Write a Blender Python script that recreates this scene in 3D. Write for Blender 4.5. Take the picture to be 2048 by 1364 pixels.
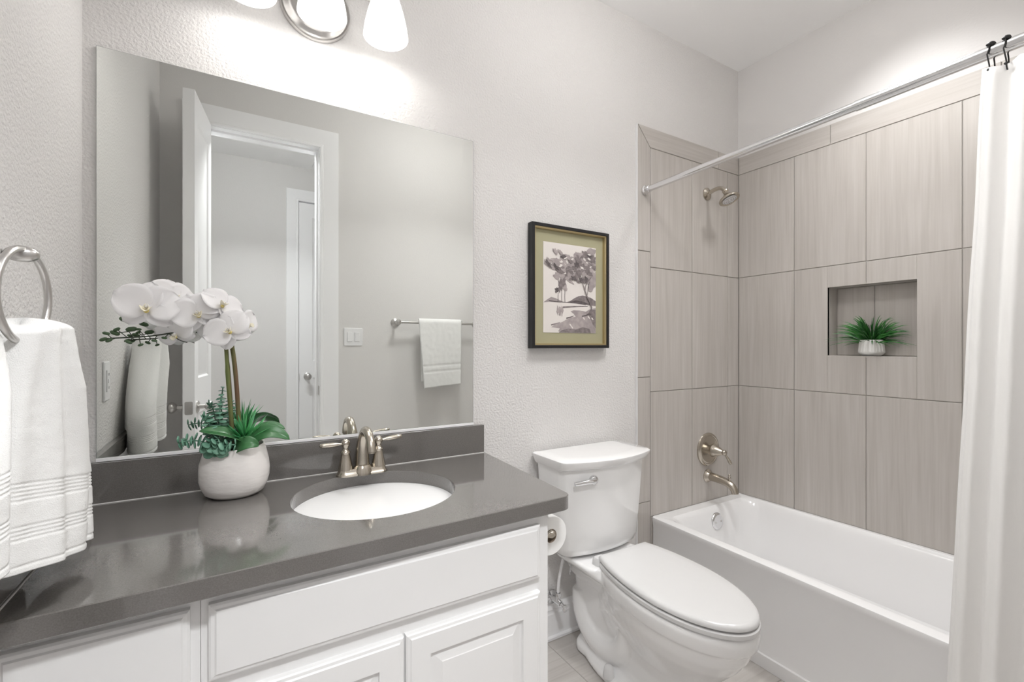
import bpy, bmesh, math, random
from mathutils import Vector, Matrix, noise
S = bpy.context.scene
for o in list(bpy.data.objects): bpy.data.objects.remove(o)
COL = S.collection
PI = math.pi

# ---------------------------------------------------------------- camera
cam = bpy.data.cameras.new('camera'); cam_o = bpy.data.objects.new('camera', cam); COL.objects.link(cam_o)
cam.sensor_width = 36; cam.lens = 926 / 2048 * 36; cam.shift_y = 9 / 2048; cam.clip_start = 0.02
cam_o.location = (.34, -1.65, 1.277); cam_o.rotation_euler = (PI / 2, 0, math.radians(58.77 - 90))
S.camera = cam_o
# ---------------------------------------------------------------- world, exposure
w = bpy.data.worlds.new('world'); S.world = w; w.use_nodes = True
w.node_tree.nodes['Background'].inputs[0].default_value = (.9, .95, 1, 1)
w.node_tree.nodes['Background'].inputs[1].default_value = .3
S.view_settings.view_transform = 'Standard'; S.view_settings.look = 'None'
S.view_settings.gamma = 1; S.view_settings.use_curve_mapping = False
S.view_settings.exposure = 0.21
S.cycles.diffuse_bounces = 12; S.cycles.max_bounces = 18
VANITY_W, CEIL_FILL_W, HALL_FILL_W, TUB_FILL_W, GLOBE_FILL_E, SHADE_E = 1.0, 4.6, 33.0, 5.5, 16.5, 0.88# watts: vanity bulbs, added fill lamps under globe, in hall, over tub; globe fill glow

YW = -1.575      # door wall, room side
XR = 2.905       # tub long wall
CH = 2.897       # ceiling

# ---------------------------------------------------------------- materials
def mat(name, color, rough=.5, metal=0, bump=None, spec=.5, coat=0, trans=0, alpha=1, sss=0, emit=None, var=None):
    m = bpy.data.materials.new(name); m.use_nodes = True
    nt = m.node_tree; b = nt.nodes['Principled BSDF']
    c = tuple(color) + (1,)
    b.inputs['Base Color'].default_value = c; b.inputs['Roughness'].default_value = rough
    b.inputs['Metallic'].default_value = metal; b.inputs['Specular IOR Level'].default_value = spec
    b.inputs['Coat Weight'].default_value = coat; b.inputs['Coat Roughness'].default_value = .05
    b.inputs['Transmission Weight'].default_value = trans
    if sss: b.inputs['Subsurface Weight'].default_value = sss; b.inputs['Subsurface Radius'].default_value = (.02, .02, .02); b.inputs['Subsurface Scale'].default_value = .5
    if emit: b.inputs['Emission Color'].default_value = tuple(emit[0]) + (1,); b.inputs['Emission Strength'].default_value = emit[1]
    tc = nt.nodes.new('ShaderNodeTexCoord')
    if bump:      # list of (scale, strength, distance, stretch)
        prev = None
        for sc, st, di, stretch in bump:
            mp = nt.nodes.new('ShaderNodeMapping'); mp.inputs['Scale'].default_value = stretch
            nt.links.new(tc.outputs['Object'], mp.inputs[0])
            n = nt.nodes.new('ShaderNodeTexNoise'); n.inputs['Scale'].default_value = sc; n.inputs['Detail'].default_value = 3; n.inputs['Roughness'].default_value = .45
            nt.links.new(mp.outputs[0], n.inputs['Vector'])
            bp = nt.nodes.new('ShaderNodeBump'); bp.inputs['Strength'].default_value = st; bp.inputs['Distance'].default_value = di
            nt.links.new(n.outputs[0], bp.inputs['Height'])
            if prev: nt.links.new(prev.outputs[0], bp.inputs['Normal'])
            prev = bp
        nt.links.new(prev.outputs[0], b.inputs['Normal'])
    if var:       # (colour2, scale, stretch)
        mp = nt.nodes.new('ShaderNodeMapping'); mp.inputs['Scale'].default_value = var[2]
        nt.links.new(tc.outputs['Object'], mp.inputs[0])
        n = nt.nodes.new('ShaderNodeTexNoise'); n.inputs['Scale'].default_value = var[1]; n.inputs['Detail'].default_value = 4
        nt.links.new(mp.outputs[0], n.inputs['Vector'])
        r = nt.nodes.new('ShaderNodeValToRGB'); r.color_ramp.elements[0].position = .35; r.color_ramp.elements[1].position = .65
        r.color_ramp.elements[0].color = c; r.color_ramp.elements[1].color = tuple(var[0]) + (1,)
        nt.links.new(n.outputs[0], r.inputs[0]); nt.links.new(r.outputs[0], b.inputs['Base Color'])
    return m

def tile_mat(name, base, dark, light, rough):
    """stone-look tile with long vertical veins; runs along V of the tile's own UV map"""
    m = bpy.data.materials.new(name); m.use_nodes = True; nt = m.node_tree; b = nt.nodes['Principled BSDF']
    uv = nt.nodes.new('ShaderNodeUVMap'); uv.uv_map = 'UVMap'
    def nz(sx, sy, detail, dist):
        mp = nt.nodes.new('ShaderNodeMapping'); mp.inputs['Scale'].default_value = (sx, sy, 1)
        nt.links.new(uv.outputs[0], mp.inputs[0])
        n = nt.nodes.new('ShaderNodeTexNoise'); n.inputs['Scale'].default_value = 1; n.inputs['Detail'].default_value = detail; n.inputs['Distortion'].default_value = dist
        nt.links.new(mp.outputs[0], n.inputs['Vector']); return n
    a = nz(34, 1.5, 5, .6); c2 = nz(120, 3.5, 3, .2); c3 = nz(9, 1.0, 2, .8)
    r = nt.nodes.new('ShaderNodeValToRGB'); e = r.color_ramp.elements
    e[0].position = .30; e[0].color = dark + (1,); e[1].position = .72; e[1].color = light + (1,)
    k = r.color_ramp.elements.new(.5); k.color = base + (1,)
    ad = nt.nodes.new('ShaderNodeMath'); ad.operation = 'MULTIPLY_ADD'; ad.inputs[1].default_value = .35; 
    nt.links.new(c2.outputs[0], ad.inputs[0])
    ad2 = nt.nodes.new('ShaderNodeMath'); ad2.operation = 'MULTIPLY_ADD'; ad2.inputs[1].default_value = .45
    nt.links.new(a.outputs[0], ad2.inputs[0]); nt.links.new(ad2.outputs[0], ad.inputs[2])
    ad3 = nt.nodes.new('ShaderNodeMath'); ad3.operation = 'MULTIPLY'; ad3.inputs[1].default_value = .2
    nt.links.new(c3.outputs[0], ad3.inputs[0]); nt.links.new(ad3.outputs[0], ad2.inputs[2])
    nt.links.new(ad.outputs[0], r.inputs[0]); nt.links.new(r.outputs[0], b.inputs['Base Color'])
    b.inputs['Roughness'].default_value = rough
    return m

M = dict(
    wall=mat('painted_wall', (.715, .702, .692), .75, bump=[(125, .8, .005, (1, 1, 1)), (380, .15, .0015, (1, 1, 1))]),
    wall_smooth=mat('painted_wall_light_texture', (.715, .702, .692), .75, bump=[(120, .15, .003, (1, 1, 1))]),
    ceil=mat('ceiling_paint', (.92, .92, .92), .85, bump=[(110, .15, .003, (1, 1, 1))]),
    trim=mat('white_trim_paint', (.90, .90, .91), .3),
    cabinet=mat('white_cabinet_paint', (.85, .85, .85), .32),
    quartz=mat('grey_quartz', (.128, .120, .112), .09, spec=.8, coat=.55, var=((.158, .149, .141), 420, (1, 1, 1))),
    porcelain=mat('white_porcelain', (.87, .87, .87), .1, coat=.6),
    tub=mat('white_tub_enamel', (.86, .86, .865), .14, coat=.4),
    lid=mat('white_lid_plastic', (.72, .72, .72), .22),
    nickel=mat('brushed_nickel', (.52, .475, .41), .24, 1),
    steel=mat('satin_steel', (.60, .585, .57), .28, 1),
    chrome=mat('chrome', (.78, .78, .79), .08, 1),
    rod=mat('polished_rod', (.80, .80, .81), .16, 1),
    mirror=mat('mirror_silver', (.84, .86, .84), .0, 1),
    mirror_edge=mat('mirror_edge', (.32, .34, .33), .3),
    pot=mat('white_ceramic', (.80, .77, .75), .2, bump=[(14, .5, .006, (1, 1, 2.5))]),
    potw=mat('matte_white_ceramic', (.80, .80, .78), .5),
    towel=mat('white_terry', (.80, .80, .79), .95, bump=[(650, .5, .0015, (1, 1, 1)), (120, .25, .002, (1, 1, 1))], spec=.1),
    woven=mat('woven_band', (.84, .84, .83), .8, bump=[(500, .4, .001, (.2, .2, 4))], spec=.1),
    curtain=mat('white_curtain_fabric', (.93, .925, .915), .85, bump=[(18, .35, .01, (1, 1, .35))], spec=.1),
    black=mat('black_frame', (.012, .012, .014), .35),
    blackm=mat('black_metal', (.01, .01, .01), .35),
    gold=mat('pale_gold', (.55, .45, .26), .3, .8),
    mat=mat('olive_mat', (.40, .38, .25), .9),
    paper=mat('print_paper', (.76, .72, .69), .8),
    ink1=mat('ink_light', (.44, .39, .385), .8, var=((.33, .29, .29), 40, (1, 1, 1))),
    ink2=mat('ink_mid', (.27, .235, .235), .8, var=((.17, .145, .145), 60, (1, 1, 1))),
    ink3=mat('ink_dark', (.09, .075, .078), .8, var=((.15, .13, .13), 60, (1, 1, 1))),
    glassy=mat('clear_plastic', (.9, .9, .92), .08, trans=.8),
    grout=mat('grout', (.36, .34, .315), .9),
    caulk=mat('white_caulk', (.62, .61, .60), .5),
    tile=tile_mat('vein_tile', (.505, .475, .445), (.43, .402, .372), (.575, .547, .52), .28),
    ftile=tile_mat('floor_tile', (.50, .475, .45), (.41, .385, .36), (.58, .555, .53), .32),
    petal=mat('white_petal', (.90, .89, .90), .55, sss=.15, spec=.3),
    lip=mat('cream_lip', (.84, .80, .66), .5),
    yellow=mat('yellow_heart', (.72, .60, .22), .5),
    stem=mat('green_stem', (.13, .20, .05), .45, var=((.16, .09, .05), 25, (1, 1, .15))),
    leaf=mat('dark_green_leaf', (.035, .13, .045), .3, var=((.06, .19, .07), 12, (1, 1, 1))),
    agave=mat('bright_green_spike', (.10, .42, .14), .4, var=((.04, .24, .09), 18, (1, 1, 1))),
    succ=mat('blue_green_leaf', (.20, .40, .29), .5, var=((.10, .25, .17), 40, (1, 1, 1))),
    grass=mat('grass_green', (.05, .21, .04), .4, var=((.02, .09, .025), 30, (1, 1, 1))),
    bud=mat('bud_green', (.06, .11, .05), .5),
    twig=mat('dark_twig', (.03, .04, .025), .6),
    dark=mat('dark_gap', (.02, .02, .02), .8),
    brass=mat('old_brass', (.35, .22, .12), .35, 1),
    moss=mat('moss', (.05, .06, .03), .9),
    shade=mat('lit_glass_shade', (.93, .92, .90), .25, emit=((1, .985, .965), SHADE_E)),
    bulb=mat('bulb_glow', (1, 1, 1), .3, emit=((1, .98, .95), 3)),
    fill_diffuser=mat('fill_light_glow', (1, 1, 1), .3, emit=((1, .98, .95), 2)),  # glowing face of the added fill lamps
    globe=mat('fill_globe_glow', (1, 1, 1), .3, emit=((1, .98, .96), GLOBE_FILL_E)),  # glow of the added fill globe
    cardboard=mat('cardboard', (.32, .25, .19), .9),
    tissue=mat('tissue', (.88, .88, .87), .9, bump=[(300, .2, .001, (1, 1, 1))]),
    plastic=mat('white_plastic', (.82, .82, .83), .3),
)

# ---------------------------------------------------------------- mesh helpers
class G:
    """collects shapes in one bmesh and links them as ONE mesh object"""
    def __init__(s): s.b = bmesh.new(); s.mats = []; s.cur = 0
    def use(s, m):
        if m not in s.mats: s.mats.append(m)
        s.cur = s.mats.index(m); return s
    def face(s, vs, smooth=True):
        try: f = s.b.faces.new(vs)
        except ValueError: return None
        f.material_index = s.cur; f.smooth = smooth; return f
    def box(s, x0, x1, y0, y1, z0, z1, mtx=None):
        P = [Vector((x, y, z)) for z in (z0, z1) for y in (y0, y1) for x in (x0, x1)]
        if mtx: P = [mtx @ p for p in P]
        v = [s.b.verts.new(p) for p in P]
        for q in ((0, 2, 3, 1), (4, 5, 7, 6), (0, 1, 5, 4), (2, 6, 7, 3), (0, 4, 6, 2), (1, 3, 7, 5)): s.face([v[i] for i in q])
        return s
    def loft(s, rings, cap0=True, cap1=True, closed=True, mtx=None):
        V = [[s.b.verts.new(mtx @ Vector(p) if mtx else Vector(p)) for p in r] for r in rings]
        n = len(V[0])
        for a, c in zip(V, V[1:]):
            for i in range(n if closed else n - 1):
                j = (i + 1) % n; s.face([a[i], a[j], c[j], c[i]])
        if closed and cap0: s.face(V[0][::-1])
        if closed and cap1: s.face(V[-1])
        return V
    def lathe(s, prof, seg=32, mtx=None, cap0=False, cap1=False, sx=1, sy=1, flute=0, nfl=0):
        rings = []
        for k, (r, z) in enumerate(prof):
            ring = []
            for i in range(seg):
                a = 2 * PI * i / seg; q = r * (1 + (flute * math.cos(nfl * a) if nfl else 0))
                ring.append((q * sx * math.cos(a), q * sy * math.sin(a), z))
            rings.append(ring)
        s.loft(rings, cap0, cap1, True, mtx); return s
    def tube(s, pts, rad, seg=12, caps=True, mtx=None, flat=1.0, up=None):
        pts = [Vector(p) for p in pts]; n = len(pts)
        if not hasattr(rad, '__len__'): rad = [rad] * n
        T = [(pts[min(i + 1, n - 1)] - pts[max(i - 1, 0)]).normalized() for i in range(n)]
        u = Vector(up) if up else (Vector((0, 0, 1)) if abs(T[0].z) < .9 else Vector((1, 0, 0)))
        rings = []
        for i in range(n):
            u = (u - T[i] * u.dot(T[i])).normalized(); v = T[i].cross(u)
            rings.append([tuple(pts[i] + (u * math.cos(2 * PI * k / seg) * flat + v * math.sin(2 * PI * k / seg)) * rad[i]) for k in range(seg)])
        s.loft(rings, caps, caps, True, mtx); return s
    def sphere(s, c, r, seg=16, sc=(1, 1, 1), mtx=None):
        k = max(6, seg // 2)
        rings = [[(c[0] + r * sc[0] * math.sin(PI * j / k) * math.cos(2 * PI * i / seg), c[1] + r * sc[1] * math.sin(PI * j / k) * math.sin(2 * PI * i / seg), c[2] - r * sc[2] * math.cos(PI * j / k)) for i in range(seg)] for j in range(1, k)]
        s.loft(rings, True, True, True, mtx); return s
    def grid(s, fn, nu, nv, mtx=None):
        V = [[s.b.verts.new(mtx @ Vector(fn(i / nu, j / nv)) if mtx else Vector(fn(i / nu, j / nv))) for i in range(nu + 1)] for j in range(nv + 1)]
        for j in range(nv):
            for i in range(nu): s.face([V[j][i], V[j][i + 1], V[j + 1][i + 1], V[j + 1][i]])
        return V
    def obj(s, name, m=None, parent=None, label=None, bevel=0, subsurf=0, solid=0, remesh=0, sharp=35, bseg=2, fixn=True):
        if fixn: bmesh.ops.recalc_face_normals(s.b, faces=s.b.faces)
        me = bpy.data.meshes.new(name); s.b.to_mesh(me); s.b.free()
        if not s.mats: s.mats = [m]
        for k in s.mats: me.materials.append(k)
        if sharp: me.set_sharp_from_angle(angle=math.radians(sharp))
        o = bpy.data.objects.new(name, me); COL.objects.link(o)
        if solid:
            k = o.modifiers.new('solid', 'SOLIDIFY'); k.thickness = solid; k.offset = 0
        if bevel:
            k = o.modifiers.new('bevel', 'BEVEL'); k.width = bevel; k.segments = bseg; k.limit_method = 'ANGLE'; k.angle_limit = math.radians(40); k.harden_normals = True
        if remesh:
            k = o.modifiers.new('remesh', 'REMESH'); k.mode = 'VOXEL'; k.voxel_size = remesh; k.use_smooth_shade = True
            k = o.modifiers.new('smooth', 'SMOOTH'); k.factor = .6; k.iterations = 6
        if subsurf:
            k = o.modifiers.new('subsurf', 'SUBSURF'); k.levels = subsurf; k.render_levels = subsurf
        if parent: adopt(o, parent)
        if label: o['label'] = label
        return o

def origin_of(p):
    L = Vector((0, 0, 0))
    while p: L += Vector(p.location); p = p.parent
    return L
def adopt(o, parent):
    """parent o (built in room coordinates) under parent (only translated)"""
    o.parent = parent
    if parent.type == 'EMPTY': o.matrix_parent_inverse = Matrix.Translation(-origin_of(parent))
def tag(o, label, cat, group=None, kind=None):
    o['label'] = label; o['category'] = cat
    if group: o['group'] = group
    if kind: o['kind'] = kind
    return o
def thing(name, label, cat, loc=(0, 0, 0), group=None):
    o = bpy.data.objects.new(name, None); COL.objects.link(o); o.location = loc; o.empty_display_size = .05
    return tag(o, label, cat, group)
def structure(o): o['kind'] = 'structure'; return o
def T(x, y, z): return Matrix.Translation((x, y, z))
def RX(a): return Matrix.Rotation(math.radians(a), 4, 'X')
def RY(a): return Matrix.Rotation(math.radians(a), 4, 'Y')
def RZ(a): return Matrix.Rotation(math.radians(a), 4, 'Z')
def aim(p, d, roll=0):
    """matrix at p whose local +Z points along d"""
    return T(*p) @ Vector(d).to_track_quat('Z', 'Y').to_matrix().to_4x4() @ RZ(roll)
def bez(P, n=14):
    P = [Vector(p) for p in P]; out = []
    for k in range(n + 1):
        t = k / n; Q = P[:]
        while len(Q) > 1: Q = [a.lerp(b, t) for a, b in zip(Q, Q[1:])]
        out.append(Q[0])
    return out
def rrect(x0, x1, y0, y1, r, z, k=6):
    pts = []
    for cx, cy, a0 in ((x1 - r, y1 - r, 0), (x0 + r, y1 - r, 90), (x0 + r, y0 + r, 180), (x1 - r, y0 + r, 270)):
        for i in range(k + 1):
            a = math.radians(a0 + 90 * i / k); pts.append((cx + r * math.cos(a), cy + r * math.sin(a), z))
    return pts
def smooth(t): t = max(0, min(1, t)); return t * t * (3 - 2 * t)

# ================================================================ the room
t = .12
# mirror wall (y=0), runs on past nothing
structure(G().box(-.12, XR + .12, 0, t, 0, CH).obj('wall_back', M['wall']))
structure(G().box(-t, 0, YW - t, 0, 0, CH).obj('wall_left', M['wall']))
# tub long wall with a niche opening
NY0, NY1, NZ0, NZ1, ND = -.841, -.488, 1.227, 1.566, .092
g = G()
g.box(XR, XR + .2, YW - t, NY0 - .01, 0, CH); g.box(XR, XR + .2, NY1 + .01, 0, 0, CH)
g.box(XR, XR + .2, NY0 - .01, NY1 + .01, 0, NZ0 - .01); g.box(XR, XR + .2, NY0 - .01, NY1 + .01, NZ1 + .01, CH)
g.box(XR + ND, XR + .2, NY0 - .01, NY1 + .01, NZ0 - .01, NZ1 + .01)
structure(g.obj('wall_right', M['wall_smooth']))
# door wall: opening x .215-.832
DX0, DX1, DH = .215, .832, 2.56
g = G()
g.box(-.12, DX0, YW - t, YW, 0, CH); g.box(DX1, XR + .12, YW - t, YW, 0, CH); g.box(DX0, DX1, YW - t, YW, DH, CH)
structure(g.obj('wall_front', M['wall_smooth']))
structure(G().box(-.12, XR + .2, YW - t, t, CH, CH + .1).obj('ceiling', M['ceil']))
# hall beyond the doorway
HY, HX0, HX1, HC = -2.86, -1.2, 2.6, 2.86
g = G(); g.box(HX0, 0.80, HY - t, HY, 0, HC); g.box(1.50, HX1, HY - t, HY, 0, HC); g.box(.80, 1.50, HY - t, HY, 2.585, HC)
structure(g.obj('wall_hall_back', M['wall_smooth']))
structure(G().box(HX0 - .1, HX0, HY - t, YW - t, 0, HC).obj('wall_hall_left', M['wall_smooth']))
structure(G().box(HX1, HX1 + .1, HY - t, YW - t, 0, HC).obj('wall_hall_right', M['wall_smooth']))
structure(G().box(HX0 - .1, -.12, YW - t, YW - t + .1, 0, HC).obj('wall_hall_front', M['wall_smooth']))
structure(G().box(HX0 - .1, HX1 + .1, HY - t, YW - t, HC, HC + .1).obj('ceiling_hall', M['ceil']))

# floor: large plank-like tiles with grout
def uv_box_tile(g, uvl, x0, x1, y0, y1, z0, z1, axis, rnd, front_uv):
    pass
def tiles(name, m, rects, place, thick, gap=.0022, seed=1):
    """rects (u0,u1,v0,v1) in the wall's own plane; place(u,v,w) -> point; vein runs along v"""
    rnd = random.Random(seed)
    bm = bmesh.new(); uvl = bm.loops.layers.uv.new('UVMap')
    for (u0, u1, v0, v1, *rest) in rects:
        poly = rest[0] if rest else [(u0 + gap, v0 + gap), (u1 - gap, v0 + gap), (u1 - gap, v1 - gap), (u0 + gap, v1 - gap)]
        flip = rest[1] if len(rest) > 1 else False
        off = rest[2] if len(rest) > 2 else (rnd.uniform(0, 40), rnd.uniform(0, 40))
        e = .0012
        cu = sum(p[0] for p in poly) / len(poly); cv = sum(p[1] for p in poly) / len(poly)
        inner = [(p[0] + math.copysign(e, cu - p[0]), p[1] + math.copysign(e, cv - p[1])) for p in poly]
        rows = [[(p, 0) for p in poly], [(p, thick - e) for p in poly], [(p, thick) for p in inner]]
        V = [[(bm.verts.new(place(p[0], p[1], w_)), p) for p, w_ in r] for r in rows]
        def mk(items):
            f = bm.faces.new([i[0] for i in items])
            for l, it in zip(f.loops, items):
                a, b_ = it[1]
                l[uvl].uv = ((b_ + off[0], a + off[1]) if flip else (a + off[0], b_ + off[1]))
        n = len(poly)
        for a, c in zip(V, V[1:]):
            for i in range(n): mk([a[i], a[(i + 1) % n], c[(i + 1) % n], c[i]])
        mk(V[-1])
    bmesh.ops.recalc_face_normals(bm, faces=bm.faces)
    me = bpy.data.meshes.new(name); bm.to_mesh(me); bm.free(); me.materials.append(m)
    o = bpy.data.objects.new(name, me); COL.objects.link(o); return o

rects = []
xs = [-.42, .18, .858, 1.497, 2.17]; 
for i in range(len(xs) - 1):
    ys = [(-1.93, -1.31), (-1.31, -.67), (-.67, -.03), (-.03, 0)] if i % 2 else [(-1.93, -1.63), (-1.63, -.99), (-.99, -.35), (-.35, 0)]
    for a, c in ys: rects.append((max(xs[i], -.0), xs[i + 1], max(a, YW - t), c, None, False) if False else (max(xs[i], 0), xs[i + 1], max(a, YW - t), c))
def fplace(u, v, w_): return Vector((u, v, -.008 + w_))
# veins of the floor tiles run along x
def ftiles():
    rr = []
    rnd = random.Random(5)
    for (a, b_, c, d) in rects:
        gp = .0015
        rr.append((a, b_, c, d, [(a + gp, c + gp), (b_ - gp, c + gp), (b_ - gp, d - gp), (a + gp, d - gp)], True, (rnd.uniform(0, 40), rnd.uniform(0, 40))))
    return tiles('floor_tiles', M['ftile'], rr, fplace, .008)
fl = structure(G().box(-.12, XR + .2, YW - t, t, -.1, -.002).obj('floor', M['grout']))
ft = ftiles(); ft.parent = fl
structure(G().box(HX0 - .1, HX1 + .1, HY - t, YW - t, -.1, 0).obj('floor_hall', M['ftile']))

# baseboards
def baseboard(name, p0, p1, nrm, h=.147, m=None):
    prof = [(0, 0), (.014, 0), (.014, h * .70), (.011, h * .74), (.011, h * .80), (.014, h * .84), (.012, h * .90), (.006, h * .97), (.004, h), (0, h)]
    p0, p1, nrm = Vector(p0), Vector(p1), Vector(nrm)
    g = G(); g.loft([[tuple(p + nrm * a + Vector((0, 0, b_))) for a, b_ in prof] for p in (p0, p1)])
    return structure(g.obj(name, m or M['trim'], sharp=20))
baseboard('baseboard_back', (1.105, 0, 0), (2.06, 0, 0), (0, -1, 0))
baseboard('baseboard_left', (0, YW, 0), (0, -.63, 0), (1, 0, 0))
baseboard('baseboard_front', (.95, YW, 0), (2.12, YW, 0), (0, 1, 0))
baseboard('baseboard_hall', (HX0, HY, 0), (.735, HY, 0), (0, 1, 0))
baseboard('trim_1', (1.103, 0, -.0), (2.06, 0, 0), (0, -1, 0), h=.012).location.y = -.013   # caulk bead at the floor

# door casings
def casing(name, x0, x1, zt, y, ny, wdt=.112, th=.014):
    g = G()
    prof = [(0, 0), (0, th * .55), (.006, th * .75), (.016, th * .75), (.020, th * .55), (.062, th * .75), (.090, th), (wdt, th), (wdt, 0)]
    # left jamb, head, right jamb with mitred corners (profile measured outward from the opening)
    def ring(px, pz, ox, oz): return [(px + a * ox, y + ny * b_, pz + a * oz) for a, b_ in prof]
    g.loft([ring(x0, 0, -1, 0), ring(x0, zt, -1, 1), ring(x1, zt, 1, 1), ring(x1, 0, 1, 0)])
    return structure(g.obj(name, M['trim'], sharp=20))
casing('trim_2', DX0, DX1, DH, YW, 1)
casing('trim_3', DX0, DX1, DH, YW - t, -1)
casing('trim_4', .85, 1.46, 2.56, HY, 1, wdt=.098)
g = G(); g.box(DX0 - .015, DX0 + .004, YW - t, YW, 0, DH); g.box(DX1 - .004, DX1 + .015, YW - t, YW, 0, DH); g.box(DX0, DX1, YW - t, YW, DH - .004, DH + .01)
g.box(DX0 + .004, DX0 + .016, YW - t + .01, YW - .05, 0, DH - .004); g.box(DX1 - .016, DX1 - .004, YW - t + .01, YW - .05, 0, DH - .004); g.box(DX0 + .016, DX1 - .016, YW - t + .01, YW - .05, DH - .016, DH - .004)
structure(g.obj('trim_5', M['trim'], bevel=.0015))
g = G(); g.box(.836, .852, HY - t, HY, 0, 2.56); g.box(1.458, 1.474, HY - t, HY, 0, 2.56); g.box(.836, 1.474, HY - t, HY, 2.56, 2.576); structure(g.obj('trim_6', M['trim']))

# ---------------------------------------------------------------- panelled doors
def door_leaf(name, wdt, h, th, mtx, panels):
    """door in local x 0..w, y 0..th, z 0..h; both faces moulded"""
    g = G()
    def slab(yface, s):
        # stiles/rails around panels plus recessed moulded panels, s = outward direction in y
        ys = yface
        xs_ = sorted({0, wdt} | {p[0] for p in panels} | {p[1] for p in panels}); zs = sorted({0, h} | {p[2] for p in panels} | {p[3] for p in panels})
        for i in range(len(xs_) - 1):
            for j in range(len(zs) - 1):
                a, b_, c, d = xs_[i], xs_[i + 1], zs[j], zs[j + 1]
                if any(p[0] <= a and b_ <= p[1] and p[2] <= c and d <= p[3] for p in panels): continue
                q = [(a, ys, c), (b_, ys, c), (b_, ys, d), (a, ys, d)]
                g.face([g.b.verts.new(mtx @ Vector(v)) for v in q])
        for (a, b_, c, d) in panels:
            rings = []
            for ins, dep in ((0, 0), (.010, .006), (.018, .008), (.022, .008), (.045, .002)):
                y_ = ys - s * dep
                rings.append([(a + ins, y_, c + ins), (b_ - ins, y_, c + ins), (b_ - ins, y_, d - ins), (a + ins, y_, d - ins)])
            g.loft(rings, False, True, True, mtx)
    slab(0, -1); slab(th, 1)
    for q in ([(0, 0, 0), (0, th, 0), (0, th, h), (0, 0, h)], [(wdt, 0, 0), (wdt, th, 0), (wdt, th, h), (wdt, 0, h)], [(0, 0, h), (wdt, 0, h), (wdt, th, h), (0, th, h)], [(0, 0, 0), (wdt, 0, 0), (wdt, th, 0), (0, th, 0)]):
        g.face([g.b.verts.new(mtx @ Vector(v)) for v in q])
    bmesh.ops.remove_doubles(g.b, verts=g.b.verts, dist=.0002)
    return structure(g.obj(name, M['trim'], sharp=15))
def knob(parent, p, d, name='door_knob'):
    g = G(); g.lathe([(.0, 0), (.032, 0), (.032, .004), (.026, .008), (.012, .010), (.011, .034), (.018, .040), (.027, .050), (.029, .058), (.025, .068), (.012, .074), (.0, .075)], 28, aim(p, d))
    return g.obj(name, M['steel'], parent, sharp=50)
# bathroom door, standing open towards the left wall (door edge and knobs show in the mirror)
P0 = Vector((.184, -1.160, 0)); P1 = Vector((.240, -1.568, 0))
yd = (P1 - P0).normalized(); Lw = (P1 - P0).length
# local x runs free edge -> hinge, local y points to -x of the room (thickness), local z up
mt = Matrix(((yd.x, yd.y, 0, P0.x), (yd.y, -yd.x, 0, P0.y), (0, 0, 1, .01), (0, 0, 0, 1)))
if mt.to_3x3() @ Vector((0, 1, 0)) @ Vector((1, 0, 0)) > 0:
    mt = Matrix(((yd.x, -yd.y, 0, P0.x), (yd.y, yd.x, 0, P0.y), (0, 0, 1, .01), (0, 0, 0, 1)))
nrm = (mt.to_3x3() @ Vector((0, 1, 0)))
TH = .050
d1 = door_leaf('door_1', Lw, 2.545, TH, mt, [(.075, Lw - .075, 1.10, 2.41), (.075, Lw - .075, .22, .92)])
kp = P0 + yd * .055 + Vector((0, 0, .965))
knob(d1, kp + nrm * TH, nrm); knob(d1, kp, -nrm)
lp = P0 + Vector((0, 0, .965)) + nrm * TH / 2
g = G(); g.box(-.014, .014, -.030, .030, 0, .0015, aim(lp, -yd, 0) @ RZ(0))
q = aim(lp, -yd)
g2 = G()
# latch plate lies upright on the door edge
lat = Matrix((( nrm.x, 0, -yd.x, lp.x), (nrm.y, 0, -yd.y, lp.y), (0, 1, 0, lp.z), (0, 0, 0, 1)))
g.b.free()
g2.loft([rrect(-.017, .017, -.032, .032, .006, 0, 4), rrect(-.017, .017, -.032, .032, .006, .0018, 4)], True, True, True, lat)
g2.lathe([(.011, .0018), (.011, .004), (.0, .004)], 20, lat)
g2.lathe([(.003, .0018), (.003, .0028), (0, .0028)], 10, lat @ T(0, .024, 0)); g2.lathe([(.003, .0018), (.003, .0028), (0, .0028)], 10, lat @ T(0, -.024, 0))
g2.obj('latch_plate', M['steel'], d1, sharp=40)
# hall closet door opposite, closed
d2 = door_leaf('door_2', .60, 2.545, .035, T(.855, HY - .045, .008), [(.11, .49, 1.13, 2.42), (.11, .49, .22, .98)])
knob(d2, (.925, HY - .010, 1.0), (0, 1, 0))
g = G(); g.box(.851, .856, HY - .012, HY + .001, .97, 1.03); g.obj('strike_plate', M['steel'], d2)
g = G(); g.lathe([(.0, 0), (.006, 0), (.006, .02), (0, .02)], 12, T(DX1 - .004, YW - .02, .0)); g.b.free()
g = G(); g.box(DX1 - .0065, DX1 - .004, YW - .045, YW - .004, .955, 1.015); o = g.obj('strike_plate', M['steel'], bevel=.001); adopt(o, bpy.data.objects['trim_5'])

# ---------------------------------------------------------------- wall tile around the tub
def band(u0, u1, v0, v1, cu, cv):      # split a span at joints
    us = sorted([u0] + [c for c in cu if u0 < c < u1] + [u1]); vs = [v0] + [c for c in cv if v0 < c < v1] + [v1]
    return [(a, b_, c, d) for a, b_ in zip(us, us[1:]) for c, d in zip(vs, vs[1:])]
ZJ = [.41, 1.042, 1.673]; ZT, ZE = 2.277, 2.378
G_ = .0018
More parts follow.
